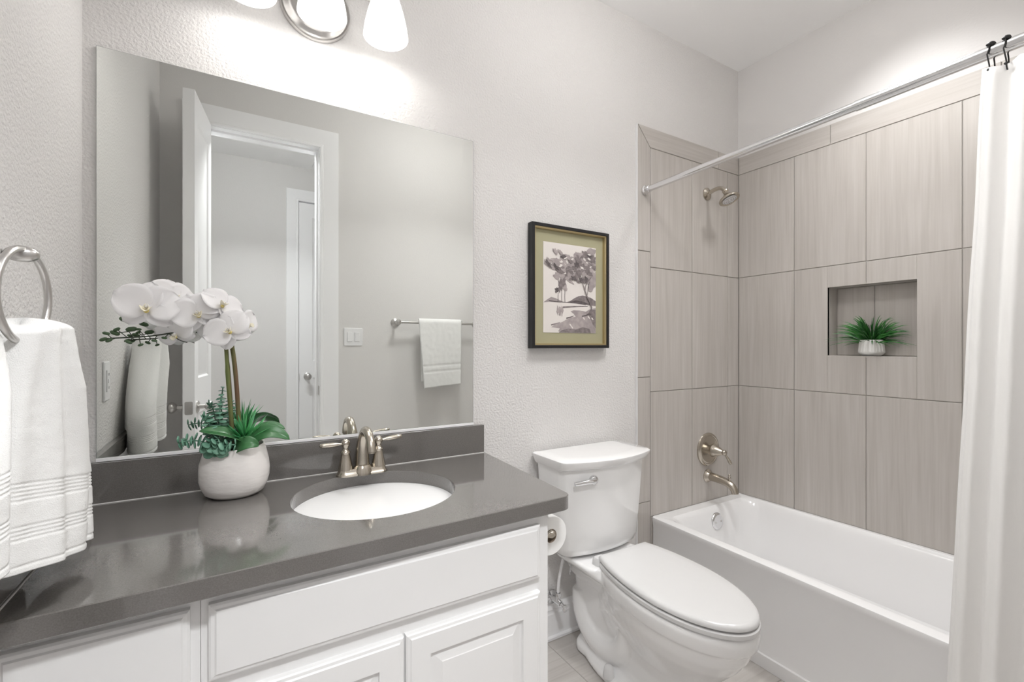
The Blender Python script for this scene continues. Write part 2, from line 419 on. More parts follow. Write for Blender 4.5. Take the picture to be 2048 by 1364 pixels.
# back (plumbing) wall, u = x, v = z
XE, XI = 2.062, 2.152
R1 = band(XI, 2.893, .0, ZT, [2.475, 2.789], ZJ)
R1 += [(XE, XI, 0, .491), (XE, XI, .491, 1.118), (XE, XI, 1.118, 1.75)]
R1.append((XE, XI, 1.75, ZE, [(XE + G_, 1.75 + G_), (XI - G_, 1.75 + G_), (XI - G_, ZT - .001), (XE + G_, ZE - .004)], False, (3.3, 8.1)))
R1.append((XE, 2.706, ZT, ZE, [(XI + .001, ZT + G_), (2.706 - G_, ZT + G_), (2.706 - G_, ZE), (XE + .003, ZE)], True, (13.3, 5.1)))
R1.append((2.706, 2.893, ZT, ZE, [(2.706 + G_, ZT + G_), (2.893, ZT + G_), (2.893, ZE), (2.706 + G_, ZE)], True, (1.3, 15.1)))
o = structure(tiles('wall_tile_back', M['tile'], R1, lambda u, v, w_: Vector((u, -.002 - w_, v)), .009, G_, 11))
structure(G().box(XE, XR, -.0075, 0, 0, ZE - .001).obj('trim_7', M['grout']))
structure(G().box(XE - .004, XE, -.0115, 0, .0, ZE + .001).obj('trim_8', M['plastic']))
# long wall, u = y, v = z (niche cut out)
YJ = [-.327, -.652, -.988, -1.31]
R2 = []
for (a, b_, c, d) in band(YW + .012, -.0125, .0, ZT, YJ, ZJ):
    # subtract niche
    if a < NY1 and b_ > NY0 and c < NZ1 and d > NZ0:
        off = (random.Random(int(a * 977)).uniform(0, 40), 7.7)
        x0, x1, z0, z1 = max(a, NY0), min(b_, NY1), max(c, NZ0), min(d, NZ1)
        e = G_
        parts_ = []
        if a < x0: parts_.append((a + e, x0, c + e, d - e))
        if x1 < b_: parts_.append((x1, b_ - e, c + e, d - e))
        parts_.append((max(x0, a + e), min(x1, b_ - e), c + e, z0)); parts_.append((max(x0, a + e), min(x1, b_ - e), z1, d - e))
        for (p, q_, r_, s_) in parts_: R2.append((p, q_, r_, s_, [(p, r_), (q_, r_), (q_, s_), (p, s_)], False, off))
    else: R2.append((a, b_, c, d))
for (a, b_) in ((-.0125, -.50), (-.50, -1.10), (-1.10, YW + .012)):
    R2.append((b_, a, ZT, ZE, [(b_ + G_, ZT + G_), (a - G_, ZT + G_), (a - G_, ZE), (b_ + G_, ZE)], True, (a * 31, 4.4)))
structure(tiles('wall_tile_right', M['tile'], R2, lambda u, v, w_: Vector((XR - .006 - w_, u, v)), .009, G_, 23))
g = G(); x_ = XR - .0115
for q_ in ((YW, NY0, 0, ZE - .001), (NY1, -.0, 0, ZE - .001), (NY0, NY1, 0, NZ0), (NY0, NY1, NZ1, ZE - .001)): g.box(x_, XR, *q_)
structure(g.obj('trim_9', M['grout']))
# niche lining
g = G(); xb = XR + ND - .002
R3 = [(NY0, -.650, NZ0, NZ1), (-.650, NY1, NZ0, NZ1)]
structure(tiles('wall_niche_back', M['tile'], R3, lambda u, v, w_: Vector((xb - w_, u, v)), .009, .002, 31))
structure(G().box(xb - .006, xb + .002, NY0, NY1, NZ0, NZ1).obj('trim_10', M['grout']))
xf = XR - .015
def lining(name, rects_, place, seed): return structure(tiles(name, M['tile'], rects_, place, .008, .0, seed))
lining('wall_niche_side', [(xf + .001, xb, NZ0 - .008, NZ1 + .008)], lambda u, v, w_: Vector((u, NY1 + .008 - w_, v)), 3)
lining('wall_niche_end', [(xf + .001, xb, NZ0 - .008, NZ1 + .008)], lambda u, v, w_: Vector((u, NY0 - .008 + w_, v)), 4)
lining('wall_niche_top', [(xf + .001, xb, NY0 + .0, NY1 - .0)], lambda u, v, w_: Vector((u, v, NZ1 + .008 - w_)), 5)
lining('wall_niche_sill', [(xf + .001, xb, NY0 + .0, NY1 - .0)], lambda u, v, w_: Vector((u, v, NZ0 - .008 + w_)), 6)
# end wall by the curtain
R4 = band(XI - .02, 2.893, .0, ZT, [2.475, 2.789], ZJ) + [(XI - .02, 2.5, ZT, ZE), (2.5, 2.893, ZT, ZE)]
structure(tiles('wall_tile_front', M['tile'], R4, lambda u, v, w_: Vector((u, YW + .002 + w_, v)), .009, G_, 41))
structure(G().box(XI - .02, XR, YW, YW + .0075, 0, ZE - .001).obj('trim_11', M['grout']))

# ================================================================ vanity
CT, CB = .853, .813       # countertop top and bottom
# panelled door / drawer fronts of the cabinets, front plane y=-.606
def front(x0, x1, z0, z1, name, parent, raised):
    g = G(); yf, yb = -.606, -.587
    def ring(ins, y): return [(x0 + ins, y, z0 + ins), (x1 - ins, y, z0 + ins), (x1 - ins, y, z1 - ins), (x0 + ins, y, z1 - ins)]
    if raised:
        s_ = .058
        g.loft([ring(0, yb), ring(0, yf + .006), ring(.003, yf + .0035), ring(.009, yf + .0025), ring(.012, yf), ring(s_, yf), ring(s_ + .001, yf + .009), ring(s_ + .006, yf + .009), ring(s_ + .030, yf + .003), ring(s_ + .032, yf + .002)], True, True)
    else:
        g.loft([ring(0, yb), ring(0, yf + .007), ring(.004, yf + .004), ring(.010, yf + .003), ring(.013, yf), ring(.016, yf)], True, True)
    return g.obj(name, M['cabinet'], parent, sharp=12)
def cabinet(label, x0, x1, loc):
    e = thing('vanity_cabinet', label, 'cabinet', loc)
    g = G(); g.box(x0, x1, -.587, -.012, .10, CB); g.obj('body', M['cabinet'], e)
    G().box(x0, x1, -.52, -.012, 0.001, .10).obj('toe_kick', M['cabinet'], e)
    return e
c1 = cabinet('white painted vanity unit of stacked drawer fronts beside the left wall', .003, .2898, (.145, -.3, 0))
front(.018, .274, .638, .784, 'drawer_front', c1, False); front(.018, .274, .375, .620, 'drawer_front', c1, False); front(.018, .274, .115, .357, 'drawer_front', c1, False)
c2 = cabinet('white painted sink base cabinet with a wide panel above two raised-panel doors', .2905, 1.102, (.7, -.3, 0))
front(.303, 1.067, .638, .784, 'false_drawer_front', c2, False)
front(.303, .683, .115, .601, 'door', c2, True); front(.688, 1.067, .115, .601, 'door', c2, True)

# countertop with an oval cut-out
SC, SRX, SRY = (.7013, -.2945), .2270, .2185
ctop = thing('countertop', 'grey quartz vanity countertop with polished edge and matching backsplash', 'countertop', (.6, -.3, CB))
N = 96
def outline(z, ins=0):
    P = [(.002, -.645 + ins), (1.10, -.617 + ins)]
    c = Vector((1.139, -.585)); r = .030 - ins
    for k in range(9):
        a = math.radians(-90 + 84 * k / 8); P.append((c.x + r * math.cos(a), c.y + r * math.sin(a)))
    P += [(1.203 - ins, -.003), (.002, -.003)]
    return [(x, y, z) for x, y in P]
def resample(P, n, c):
    """points of closed outline hit by rays from c at n even angles"""
    out = []
    for k in range(n):
        a = 2 * PI * (k + .5) / n; d = Vector((math.cos(a), math.sin(a))); best = None
        for i in range(len(P)):
            p = Vector(P[i][:2]) - Vector(c); q = Vector(P[(i + 1) % len(P)][:2]) - Vector(c); e = q - p
            den = d.x * e.y - d.y * e.x
            if abs(den) < 1e-9: continue
            tt = (p.x * e.y - p.y * e.x) / den; s_ = (p.x * d.y - p.y * d.x) / den
            if tt > 0 and -1e-6 <= s_ <= 1 + 1e-6 and (best is None or tt > best): best = tt
        out.append((c[0] + d.x * best, c[1] + d.y * best, P[0][2]))
    return out
g = G()
def add_counter():
    top = outline(CT, .0018); up = outline(CT - .0018); lo = outline(CB + .0018); bot = outline(CB, .0018)
    ell = lambda s_, z: [(SC[0] + (SRX + s_) * math.cos(2 * PI * (k + .5) / N), SC[1] + (SRY + s_) * math.sin(2 * PI * (k + .5) / N), z) for k in range(N)]
    b = g.b
    # outer side
    rows = [bot, lo, up, top]; V = [[b.verts.new(p) for p in r] for r in rows]
    n = len(top)
    for a, c in zip(V, V[1:]):
        for i in range(n): g.face([a[i], a[(i + 1) % n], c[(i + 1) % n], c[i]])
    # inner side
    E_ = [[b.verts.new(p) for p in r] for r in (ell(.0015, CT), ell(0, CT - .0015), ell(0, CB))]
    for a, c in zip(E_, E_[1:]):
        for i in range(N): g.face([a[i], a[(i + 1) % N], c[(i + 1) % N], c[i]])
    # top and bottom with hole
    for outer, inner in ((V[-1], E_[0]), (V[0], E_[-1])):
        ed = []
        for L in (outer, inner):
            for i in range(len(L)):
                e = b.edges.get((L[i], L[(i + 1) % len(L)]))
                ed.append(e)
        r = bmesh.ops.triangle_fill(b, use_beauty=True, use_dissolve=True, edges=ed)
        for f in r['geom']:
            if isinstance(f, bmesh.types.BMFace): f.smooth = True
add_counter()
g.obj('slab', M['quartz'], ctop, sharp=25)
G().box(.022, 1.198, -.022, -.002, CT + .0005, .9625).obj('backsplash', M['quartz'], ctop, bevel=.001)
G().box(.002, .0215, -.615, -.002, CT + .0005, .9625).obj('side_splash', M['quartz'], ctop, bevel=.001)

G().tube([(.0225, -.0235, CT + .0008), (1.197, -.0235, CT + .0008)], .0018, 8).obj('caulk_bead', M['caulk'], ctop)
G().tube([(.023, -.024, CT + .0008), (.023, -.612, CT + .0008)], .0018, 8).obj('caulk_bead', M['caulk'], ctop)

# undermount basin
g = G()
rings = []
def er(s_, z, sy=None): return [(SC[0] + (SRX * s_) * math.cos(2 * PI * k / 64), SC[1] + (SRY * s_) * math.sin(2 * PI * k / 64), z) for k in range(64)]
prof = [(1.08, CB - .002), (1.005, CB - .002), (1.0, CB - .008), (.985, CB - .03), (.94, CB - .07), (.85, CB - .105), (.70, CB - .130), (.45, CB - .145), (.20, CB - .150), (.09, CB - .151)]
rings = [er(a, z) for a, z in prof]
outer = [er(.09, CB - .165), er(.45, CB - .160), er(.75, CB - .145), er(.92, CB - .112), er(1.0, CB - .07), er(1.03, CB - .014), er(1.08, CB - .014)]
g.loft(rings + outer, False, False); 
sink = tag(g.obj('sink', M['porcelain'], sharp=40), 'white oval undermount basin set into the grey countertop', 'sink')
g = G(); g.lathe([(.0, .004), (.006, .005), (.016, .003), (.0205, .001), (.0205, -.012)], 24, T(SC[0], SC[1], CB - .151)); g.obj('drain', M['nickel'], sink, sharp=40)

# faucet
FX, FY = .712, -.078
fa = thing('faucet', 'brushed nickel two-handle faucet behind the oval basin', 'faucet', (FX, FY, CT))
g = G()
def stadium(hw, r, z, n=10):
    out = []
    for cx, a0 in ((hw, -90), (-hw, 90)):
        for k in range(n + 1):
            a = math.radians(a0 + 180 * k / n); out.append((FX + cx + r * math.cos(a), FY + r * math.sin(a), z))
    return out
z0 = CT + .0005
g.loft([stadium(.054, .029, z0), stadium(.054, .029, z0 + .005), stadium(.054, .026, z0 + .009), stadium(.054, .0235, z0 + .013), stadium(.054, .0215, z0 + .020), stadium(.054, .020, z0 + .021)])
g.lathe([(.034, 0), (.033, .010), (.029, .022), (.024, .030)], 28, T(FX, FY - .003, z0), True, True)
g.obj('base', M['nickel'], fa, sharp=30)
g = G()
sp = bez([(FX, FY + .004, z0 + .02), (FX, FY + .006, z0 + .11), (FX, FY - .004, z0 + .180), (FX, FY - .080, z0 + .165), (FX, FY - .112, z0 + .130), (FX, FY - .118, z0 + .092)], 26)
rd = [.0235 - .0095 * smooth(i / 11) if i < 12 else .0140 - .001 * (i - 12) / 14 for i in range(27)]
g.tube(sp, rd, 22, up=(0, -1, 0))
g.lathe([(.0105, 0), (.0105, .004), (0, .004)], 18, aim(sp[-1], (0, -.15, -1)))
g.obj('spout', M['nickel'], fa, sharp=50)
for s_ in (-1, 1):
    g = G(); hx = FX + s_ * .0535
    g.lathe([(.0235, .020), (.0225, .026), (.0195, .040), (.0165, .055), (.0135, .070), (.0135, .072), (.0155, .074), (.0155, .077), (.012, .080), (.0088, .086), (.0085, .090), (.0125, .097), (.0145, .103), (.0135, .109), (.0095, .114), (.005, .118), (0, .119)], 28, T(hx, FY, z0))
    h = g.obj('handle', M['nickel'], fa, sharp=50)
    g = G(); dr = Vector((s_ * .98, -.05 if s_ < 0 else .1, .02)).normalized(); c = Vector((hx, FY, z0 + .103))
    if s_ > 0: dr = Vector((.97, -.02, .10)).normalized()
    pts = [c + dr * d for d in (.006, .018, .026, .038, .052, .066, .076, .080)]
    g.tube(pts, [.0055, .0052, .0075, .0095, .0102, .0094, .0082, .004], 16, flat=.8)
    h2 = g.obj('lever', M['nickel'], h, sharp=50)

# wall mirror sitting in a channel on the backsplash
mi = thing('wall_mirror', 'large frameless wall mirror sitting on the grey backsplash', 'mirror', (.593, 0, .972))
G().box(.029, 1.1575, -.0061, -.0011, .973, 2.084).obj('glass_backing', M['mirror_edge'], mi)
g = G(); g.b.faces.new([g.b.verts.new(p) for p in ((.030, -.0066, .974), (1.1565, -.0066, .974), (1.1565, -.0066, 2.083), (.030, -.0066, 2.083))]); g.obj('mirror_glass', M['mirror'], mi)
g = G(); g.box(.029, 1.1575, -.0095, -.0011, .9632, .9729); g.obj('bottom_channel', M['trim'], mi, bevel=.001)

# ---------------------------------------------------------------- vanity light
vl = thing('vanity_light', 'three-light nickel vanity fixture with frosted glass shades above the mirror', 'light', (.578, 0, 2.4))
g = G(); g.lathe([(.0, .026), (.075, .026), (.086, .022), (.093, .014), (.100, .012), (.106, .016), (.109, .012), (.109, .001), (0, .001)], 56, aim((.578, 0, 2.392), (0, -1, 0)))
g.obj('back_plate', M['steel'], vl, sharp=40)
g = G(); g.tube([(.578, -.02, 2.415), (.578, -.07, 2.43), (.578, -.085, 2.432)], .012, 14)
g.tube([(.325, -.085, 2.432), (.83, -.085, 2.432)], .0085, 14); g.sphere((.325, -.085, 2.432), .013); g.sphere((.83, -.085, 2.432), .013)
g.obj('arm_bar', M['steel'], vl, sharp=40)
SX = (.383, .578, .773)
for x in SX:
    sk = G(); sk.tube(bez([(x, -.085, 2.432), (x, -.115, 2.47), (x, -.14, 2.49), (x, -.14, 2.462)], 8), .007, 12)
    sk.lathe([(.0, .036), (.018, .034), (.026, .024), (.029, .010), (.029, 0), (0, 0)], 24, T(x, -.14, 2.436)); so = sk.obj('socket_cup', M['steel'], vl, sharp=40)
    g = G(); pr = [(.027, 2.444), (.034, 2.430), (.046, 2.400), (.058, 2.360), (.067, 2.320), (.0715, 2.285), (.070, 2.284), (.0655, 2.318), (.056, 2.358), (.044, 2.398), (.032, 2.428), (.025, 2.441)]
    g.lathe([(r, z) for r, z in pr], 48, T(x, -.14, 0)); g.obj('glass_shade', M['shade'], vl, sharp=60)
    g = G(); g.sphere((x, -.14, 2.33), .030, 20, (1, 1, 1.1)); g.lathe([(.013, 2.36), (.013, 2.435)], 16, T(x, -.14, 0)); g.obj('bulb', M['bulb'], so, sharp=60)
    L = bpy.data.lights.new('bulb_light', 'POINT'); L.energy = VANITY_W; L.shadow_soft_size = .032; L.color = (1, .985, .965)
    lo = bpy.data.objects.new('bulb_light', L); COL.objects.link(lo); lo.location = (x, -.14, 2.292)

# added fill lamps shaped as recessed ceiling lights (out of frame)
def fill_downlight(x, y, z, watts, label, size=.16, color=(1, .97, .93), spread=140, tilt=0):
    e = thing('fill_light', label, 'light', (x, y, z))
    g = G(); g.lathe([(size * .5, -.001), (size * .5, -.012), (size * .62, -.010), (size * .66, -.001)], 40, T(x, y, z)); g.obj('trim_ring', M['trim'], e)
    g = G(); g.lathe([(0, -.003), (size * .5, -.003)], 40, T(x, y, z)); g.obj('fill_diffuser', M['fill_diffuser'], e)
    L = bpy.data.lights.new('fill_lamp', 'AREA'); L.shape = 'DISK'; L.size = size; L.energy = watts; L.color = color; L.spread = math.radians(spread)
    lo = bpy.data.objects.new('fill_lamp', L); COL.objects.link(lo); lo.location = (x, y, z - .014); lo.rotation_euler = (math.radians(tilt), 0, 0)
fill_downlight(2.5, -.85, CH, TUB_FILL_W, 'added round fill light above the white bathtub', .26, (1, .995, .99), 105)  # unseen lamp added as fill over the tub
# glowing globe added to brighten ceiling and walls (out of frame)
gl = thing('fill_globe', 'added frosted fill globe in the middle of the bathroom', 'light', (1.55, -.85, CH))
g = G(); g.lathe([(0, -.001), (.07, -.001), (.07, -.015), (.02, -.028), (.012, -.08), (.03, -.09), (.03, -.11), (0, -.11)], 32, T(1.55, -.85, CH)); g.obj('canopy', M['steel'], gl, sharp=40)
g = G(); g.sphere((1.55, -.85, CH - .20), .13, 32, (1, 1, .8)); g.obj('globe', M['globe'], gl, sharp=0)
L = bpy.data.lights.new('globe_fill_lamp', 'AREA'); L.shape = 'DISK'; L.size = .26; L.energy = CEIL_FILL_W; L.color = (1, .995, .99); L.spread = math.radians(125)  # downward fill beneath the added globe
lo = bpy.data.objects.new('globe_fill_lamp', L); COL.objects.link(lo); lo.location = (1.55, -.85, CH - .31)
fill_downlight(.55, -1.95, HC, HALL_FILL_W, 'added round fill light in the hall beyond the doorway', .30, (.98, .99, 1), 140, 18)  # unseen fill lamp, tilted to shine in through the doorway

# ================================================================ left wall: towel ring and towel, outlet
tr = thing('towel_ring', 'brushed nickel towel ring on the left wall holding a white towel', 'towel ring', (0, -.68, 1.41))
RC = Vector((.078, -.690, 1.350)); RR = .069
g = G(); g.lathe([(0, .012), (.012, .014), (.018, .012), (.024, .008), (.030, .006), (.031, .001), (0, .001)], 32, aim((0, -.688, 1.412), (1, 0, 0))); g.obj('wall_rose', M['steel'], tr, sharp=40)
g = G(); g.tube([(.010, -.688, 1.412), (.030, -.688, 1.412), (.055, -.688, 1.412)], [.0095, .0065, .006], 16)
g.sphere((.075, -.688, 1.4125), .0135, 18, (1.5, 1, .9)); g.obj('post', M['steel'], tr, sharp=60)
g = G(); d = Vector((.13, .99, 0)).normalized()
n = 64; V = []
rings = []
for i in range(n):
    a = 2 * PI * i / n; c = RC + d * RR * math.cos(a) + Vector((0, 0, RR * math.sin(a)))
    out = (c - RC).normalized(); sd = d.cross(Vector((0, 0, 1)))
    rings.append([tuple(c + (out * math.cos(2 * PI * k / 12) + sd * math.sin(2 * PI * k / 12)) * .0052) for k in range(12)])
rings.append(rings[0]); g.loft(rings, False, False); bmesh.ops.remove_doubles(g.b, verts=g.b.verts, dist=1e-5)
g.obj('ring', M['steel'], tr, sharp=60)

# towel drawn through the ring: two hanging lobes, terry with woven bands at the hem
def towel_body(yc_top, yc_bot, hw_top, hw_bot, xb, th_top, th_bot, ztop, zbot, ph, lift, folds):
    nz, nu = 230, 120; rings = []
    for j in range(nz + 1):
        s_ = j / nz; f = smooth(min(1, s_ * 1.35))
        yc = yc_top + (yc_bot - yc_top) * f; hw = hw_top + (hw_bot - hw_top) * f; th = th_top + (th_bot - th_top) * min(1, s_ * 1.6)
        cap = min(1, (s_ / .045)); cap = math.sqrt(max(0, 1 - (1 - cap) ** 2)) if s_ < .045 else 1
        ring = []
        for i in range(nu):
            a = 2 * PI * i / nu; ca, sa = math.cos(a), math.sin(a)
            y = math.copysign(abs(ca) ** .75, ca); x = math.copysign(abs(sa) ** .8, sa)
            wave = sum(A * math.sin(k * PI * (y + p) + s_ * q) for A, k, p, q in folds) * min(1, s_ * 3 + .15)
            yy = yc + y * hw * (.35 + .65 * cap); xx = xb + th / 2 + x * th / 2 * cap + wave * (1 if x > 0 else .3) * (1 - y * y * .6)
            z = ztop + (zbot + lift * (y + .1) - ztop) * s_ - .012 * (y * y) * (1 - s_)
            # woven bands
            for zb in (.128, .122, .116, .110, .104, .066, .060, .054, .048, .010):
                dz = abs((z - (zbot + lift * (y + .1))) - zb)
                if dz < .0028: xx -= .0019 * (1 - dz / .0028) * (1 if x > 0 else -1)
            xx += .0008 * noise.noise(Vector((yy * 60, z * 60, x + ph)))
            ring.append((max(xx, .0245 if z < .975 else .008), yy, z))
        rings.append(ring)
    return rings
g = G()
g.loft(towel_body(-.648, -.565, .066, .165, .018, .100, .095, 1.320, .925, 0, -.030, [(.013, 1.6, .3, 1.5), (.009, 3.1, .7, 1.2), (.003, 5.3, .2, 2.5)]))
g.loft(towel_body(-.752, -.835, .036, .082, .010, .056, .075, 1.306, .972, 4, .020, [(.010, 1.7, .9, 1.0), (.004, 3.5, .1, 1.0)]))
tag(g.obj('hand_towel', M['towel'], sharp=0), 'white terry hand towel hanging through the ring on the left wall', 'towel')

# duplex outlet on the left wall (seen in the mirror)
def plate(name, label, mtx, hw, hh, kind):
    e = thing(name, label, 'outlet' if kind == 'outlet' else 'switch', tuple(mtx.translation))
    g = G(); g.loft([rrect(-hw, hw, -hh, hh, .004, 0, 3), rrect(-hw, hw, -hh, hh, .004, .003, 3), rrect(-hw + .003, hw - .003, -hh + .003, hh - .003, .003, .0055, 3)], True, True, True, mtx)
    g.obj('cover_plate', M['plastic'], e, sharp=25)
    if kind == 'outlet':
        g = G(); g.box(-.0165, .0165, -.034, .034, .0055, .008, mtx); g.box(-.006, .006, -.006, .006, .008, .0095, mtx)
        o = g.obj('receptacle', M['plastic'], e, bevel=.0008)
        for s_ in (-1, 1):
            for dx in (-.006, .006): G().box(dx - .0008, dx + .0008, s_ * .021 - .004, s_ * .021 + .004, .008, .0084, mtx).obj('slot', M['dark'], e)
    else:
        for cx in (-.024, .024):
            g = G(); g.box(cx - .0165, cx + .0165, -.033, .033, .0055, .007, mtx)
            m2 = mtx @ T(cx, 0, .007) @ RX(3 if cx < 0 else -3); g.box(-.0145, .0145, -.030, .030, 0, .0035, m2)
            g.obj('rocker', M['plastic'], e, bevel=.0008)
    return e
MT_L = Matrix(((0, 0, 1, 0.0008), (1, 0, 0, -.275), (0, 1, 0, 1.165), (0, 0, 0, 1)))
plate('wall_outlet', 'white rectangular outlet on the left wall, seen in the mirror', MT_L, .037, .062, 'outlet')
MT_F = Matrix(((-1, 0, 0, 1.040), (0, 0, 1, YW + .0008), (0, 1, 0, 1.335), (0, 0, 0, 1)))
plate('light_switch', 'white double rocker switch beside the door casing, seen in the mirror', MT_F, .060, .060, 'switch')

# towel bar + towel on the door wall (seen in the mirror)
BY, BZ = YW + .075, 1.438
tb = thing('towel_bar', 'brushed nickel towel bar on the door wall, seen in the mirror', 'towel bar', (1.6, YW, BZ))
g = G(); g.tube([(1.33, BY, BZ), (1.95, BY, BZ)], .0085, 16); g.obj('bar', M['steel'], tb)
for x in (1.325, 1.955):
    g = G(); g.lathe([(0, .001), (.030, .001), (.030, .006), (.022, .012), (.012, .018), (.010, .055), (.013, .062), (.019, .068), (.021, .078), (.017, .088), (0, .093)], 28, aim((x, YW, BZ), (0, 1, 0))); g.obj('bracket', M['steel'], tb, sharp=45)
def folded_towel(x0, x1, name, label):
    g = G(); nu, nv = 40, 110
    zf, zb = .985, 1.02
    def path(s_):      # front hem up, over the bar, down behind
        Lf = BZ - zf; Lb = BZ - zb; arc = PI * .018; tot = Lf + arc + Lb; d = s_ * tot
        if d < Lf: return (.018, zf + d)
        if d < Lf + arc: a = (d - Lf) / .018; return (.018 * math.cos(a), BZ + .018 * math.sin(a) * 1.4)
        return (-.018, BZ - (d - Lf - arc))
    def fn(u, v):
        a, z = path(v); k = max(0, (BZ - z) / .45)
        x = x0 + (x1 - x0) * u; x += (.5 - u) * .045 * k * (1 if a > 0 else .6) + (.010 * k if a > 0 else .02)
        y = BY + a * (1 + .6 * k) + .006 * math.sin(u * 7 + 1) * k + .0015 * noise.noise(Vector((x * 40, z * 40, a)))
        zz = z + (.02 * (u - .5) * k if a > 0 else 0)
        if a > 0:
            for b_ in (.105, .112, .150, .157, .062):
                if abs(z - zf - b_) < .0028: y -= .0035
        return (x, y, zz)
    g.grid(fn, nu, nv)
    return tag(g.obj(name, M['towel'], solid=.011, sharp=0), label, 'towel')
folded_towel(1.468, 1.792, 'folded_towel', 'white folded towel hanging over the bar, seen in the mirror')

# ceiling vent in the hall, a corner of it shows in the mirror
vt = thing('ceiling_vent', 'white ceiling vent in the hall, corner seen in the mirror', 'vent', (1.12, -2.62, HC))
g = G(); a, b_, c, d = .95, 1.35, -2.80, -2.42; w2 = .03
for q_ in ((a, b_, c, c + w2), (a, b_, d - w2, d), (a, a + w2, c + w2, d - w2), (b_ - w2, b_, c + w2, d - w2)): g.box(*q_, HC - .010, HC - .001)
g.obj('frame', M['trim'], vt)
g = G()
for k in range(14): yy = c + w2 + .01 + k * .023; g.box(a + w2, b_ - w2, yy, yy + .012, HC - .009, HC - .006, None)
g.obj('louvers', M['steel'], vt); G().box(a + w2, b_ - w2, c + w2, d - w2, HC - .004, HC - .001).obj('duct_opening', M['dark'], vt)

# ================================================================ framed watercolour
pf = thing('framed_picture', 'black framed watercolour of trees with olive mat on the textured wall', 'picture', (1.634, 0, 1.53))
X0, X1, Z0, Z1 = 1.420, 1.851, 1.265, 1.799
def frame_loft(g, prof):      # prof (inset, y)
    g.loft([[(X0 + i_, y_, Z0 + i_), (X1 - i_, y_, Z0 + i_), (X1 - i_, y_, Z1 - i_), (X0 + i_, y_, Z1 - i_)] for i_, y_ in prof], False, False)
g = G(); frame_loft(g, [(0, -.001), (0, -.034), (.0015, -.0355), (.012, -.0355), (.0135, -.034), (.0135, -.001), (0, -.001)]); g.obj('frame', M['black'], pf, sharp=20)
g = G(); frame_loft(g, [(.0137, -.003), (.0137, -.031), (.0175, -.031), (.0205, -.026), (.0215, -.018), (.0215, -.003), (.0137, -.003)]); g.obj('gold_liner', M['gold'], pf, sharp=20)
G().box(X0 + .016, X1 - .016, -.013, -.003, Z0 + .016, Z1 - .016).obj('mat', M['mat'], pf)
pw0, pw1, pz0, pz1 = 1.489, 1.786, 1.333, 1.727
g = G(); g.box(pw0, pw1, -.0145, -.0132, pz0, pz1); pr_ = g.obj('print', M['paper'], pf, label='cream watercolour sheet with grey brown trees and hills')
rnd = random.Random(3)
PW, PH = pw1 - pw0, pz1 - pz0
class Ink:
    def __init__(s): s.g = G(); s.y = -.01460
    def nexty(s): s.y -= .000035; return s.y
    def pt(s, u, v, y): return (pw0 + min(.998, max(.002, u)) * PW, y, pz0 + min(.998, max(.002, v)) * PH)
    def blob(s, u, v, ru, rv, ang, m, rough=.35, n=30):
        y = s.nexty(); s.g.use(m); c = math.cos(ang); si = math.sin(ang); seed = rnd.uniform(0, 99)
        vs = []
        for k in range(n):
            a = 2 * PI * k / n; q = 1 + rough * 1.6 * noise.noise(Vector((math.cos(a) * 1.7 + seed, math.sin(a) * 1.7, 0))) + rough * .6 * noise.noise(Vector((math.cos(a) * 5 + seed, math.sin(a) * 5, 3)))
            du, dv = ru * q * math.cos(a), rv * q * math.sin(a)
            vs.append(s.g.b.verts.new(s.pt(u + du * c - dv * si * 1.3, v + (du * si + dv * c), y)))
        s.g.face(vs, False)
    def poly(s, pts, m):
        y = s.nexty(); s.g.use(m); s.g.face([s.g.b.verts.new(s.pt(a, b_, y)) for a, b_ in pts], False)
    def stroke(s, pts, w0, w1, m):
        y = s.nexty(); s.g.use(m); P = [Vector((a, b_)) for a, b_ in pts]; n = len(P); Lf = []; Rt = []
        for i in range(n):
            d = (P[min(i + 1, n - 1)] - P[max(i - 1, 0)]).normalized(); nn = Vector((-d.y, d.x)); w_ = w0 + (w1 - w0) * i / (n - 1)
            Lf.append(P[i] + nn * w_); Rt.append(P[i] - nn * w_)
        for i in range(n - 1):
            s.g.face([s.g.b.verts.new(s.pt(q.x, q.y, y)) for q in (Lf[i], Lf[i + 1], Rt[i + 1], Rt[i])], False)
I = Ink(); L1, L2, L3 = M['ink1'], M['ink2'], M['ink3']
# far hills, shore, foreground wash
I.poly([(0, .33), (.06, .36), (.14, .395), (.22, .385), (.30, .365), (.38, .345), (.30, .338), (.1, .34)], L1)
I.poly([(.42, .345), (.50, .365), (.58, .40), (.66, .425), (.74, .435), (.82, .425), (.9, .415), (.998, .38), (.998, .32), (.86, .325), (.7, .335), (.55, .345)], L2)
I.poly([(.47, .35), (.6, .375), (.72, .37), (.84, .345), (.93, .335), (.7, .338)], L3)
I.stroke([(.1, .352), (.25, .346), (.42, .344), (.60, .342), (.8, .327)], .006, .003, L3)
I.stroke([(.36, .287), (.5, .297), (.68, .307), (.84, .312)], .010, .004, L2)
I.poly([(.30, 0), (.27, .02), (.30, .05), (.14, .06), (.20, .09), (.34, .12), (.42, .15), (.50, .175), (.60, .185), (.56, .22), (.50, .245), (.56, .26), (.68, .26), (.80, .25), (.86, .275), (.998, .30), (.998, 0)], L1)
I.poly([(.28, .0), (.34, .03), (.46, .05), (.6, .04), (.74, .07), (.88, .05), (.9, .0)], L2)
I.poly([(.88, .18), (.84, .22), (.88, .27), (.998, .28), (.998, .06), (.94, .1)], L2)
I.stroke([(.14, .085), (.22, .10), (.30, .115)], .008, .003, L2); I.stroke([(.42, .165), (.50, .180), (.56, .195)], .008, .003, L3)
for u, v in ((.53, .065), (.50, .09), (.86, .185), (.93, .17), (.76, .17)): I.blob(u, v, .025, .008, -.6, M['paper'], .3, 14)
I.stroke([(.72, .195), (.80, .205), (.86, .225)], .006, .010, L3)
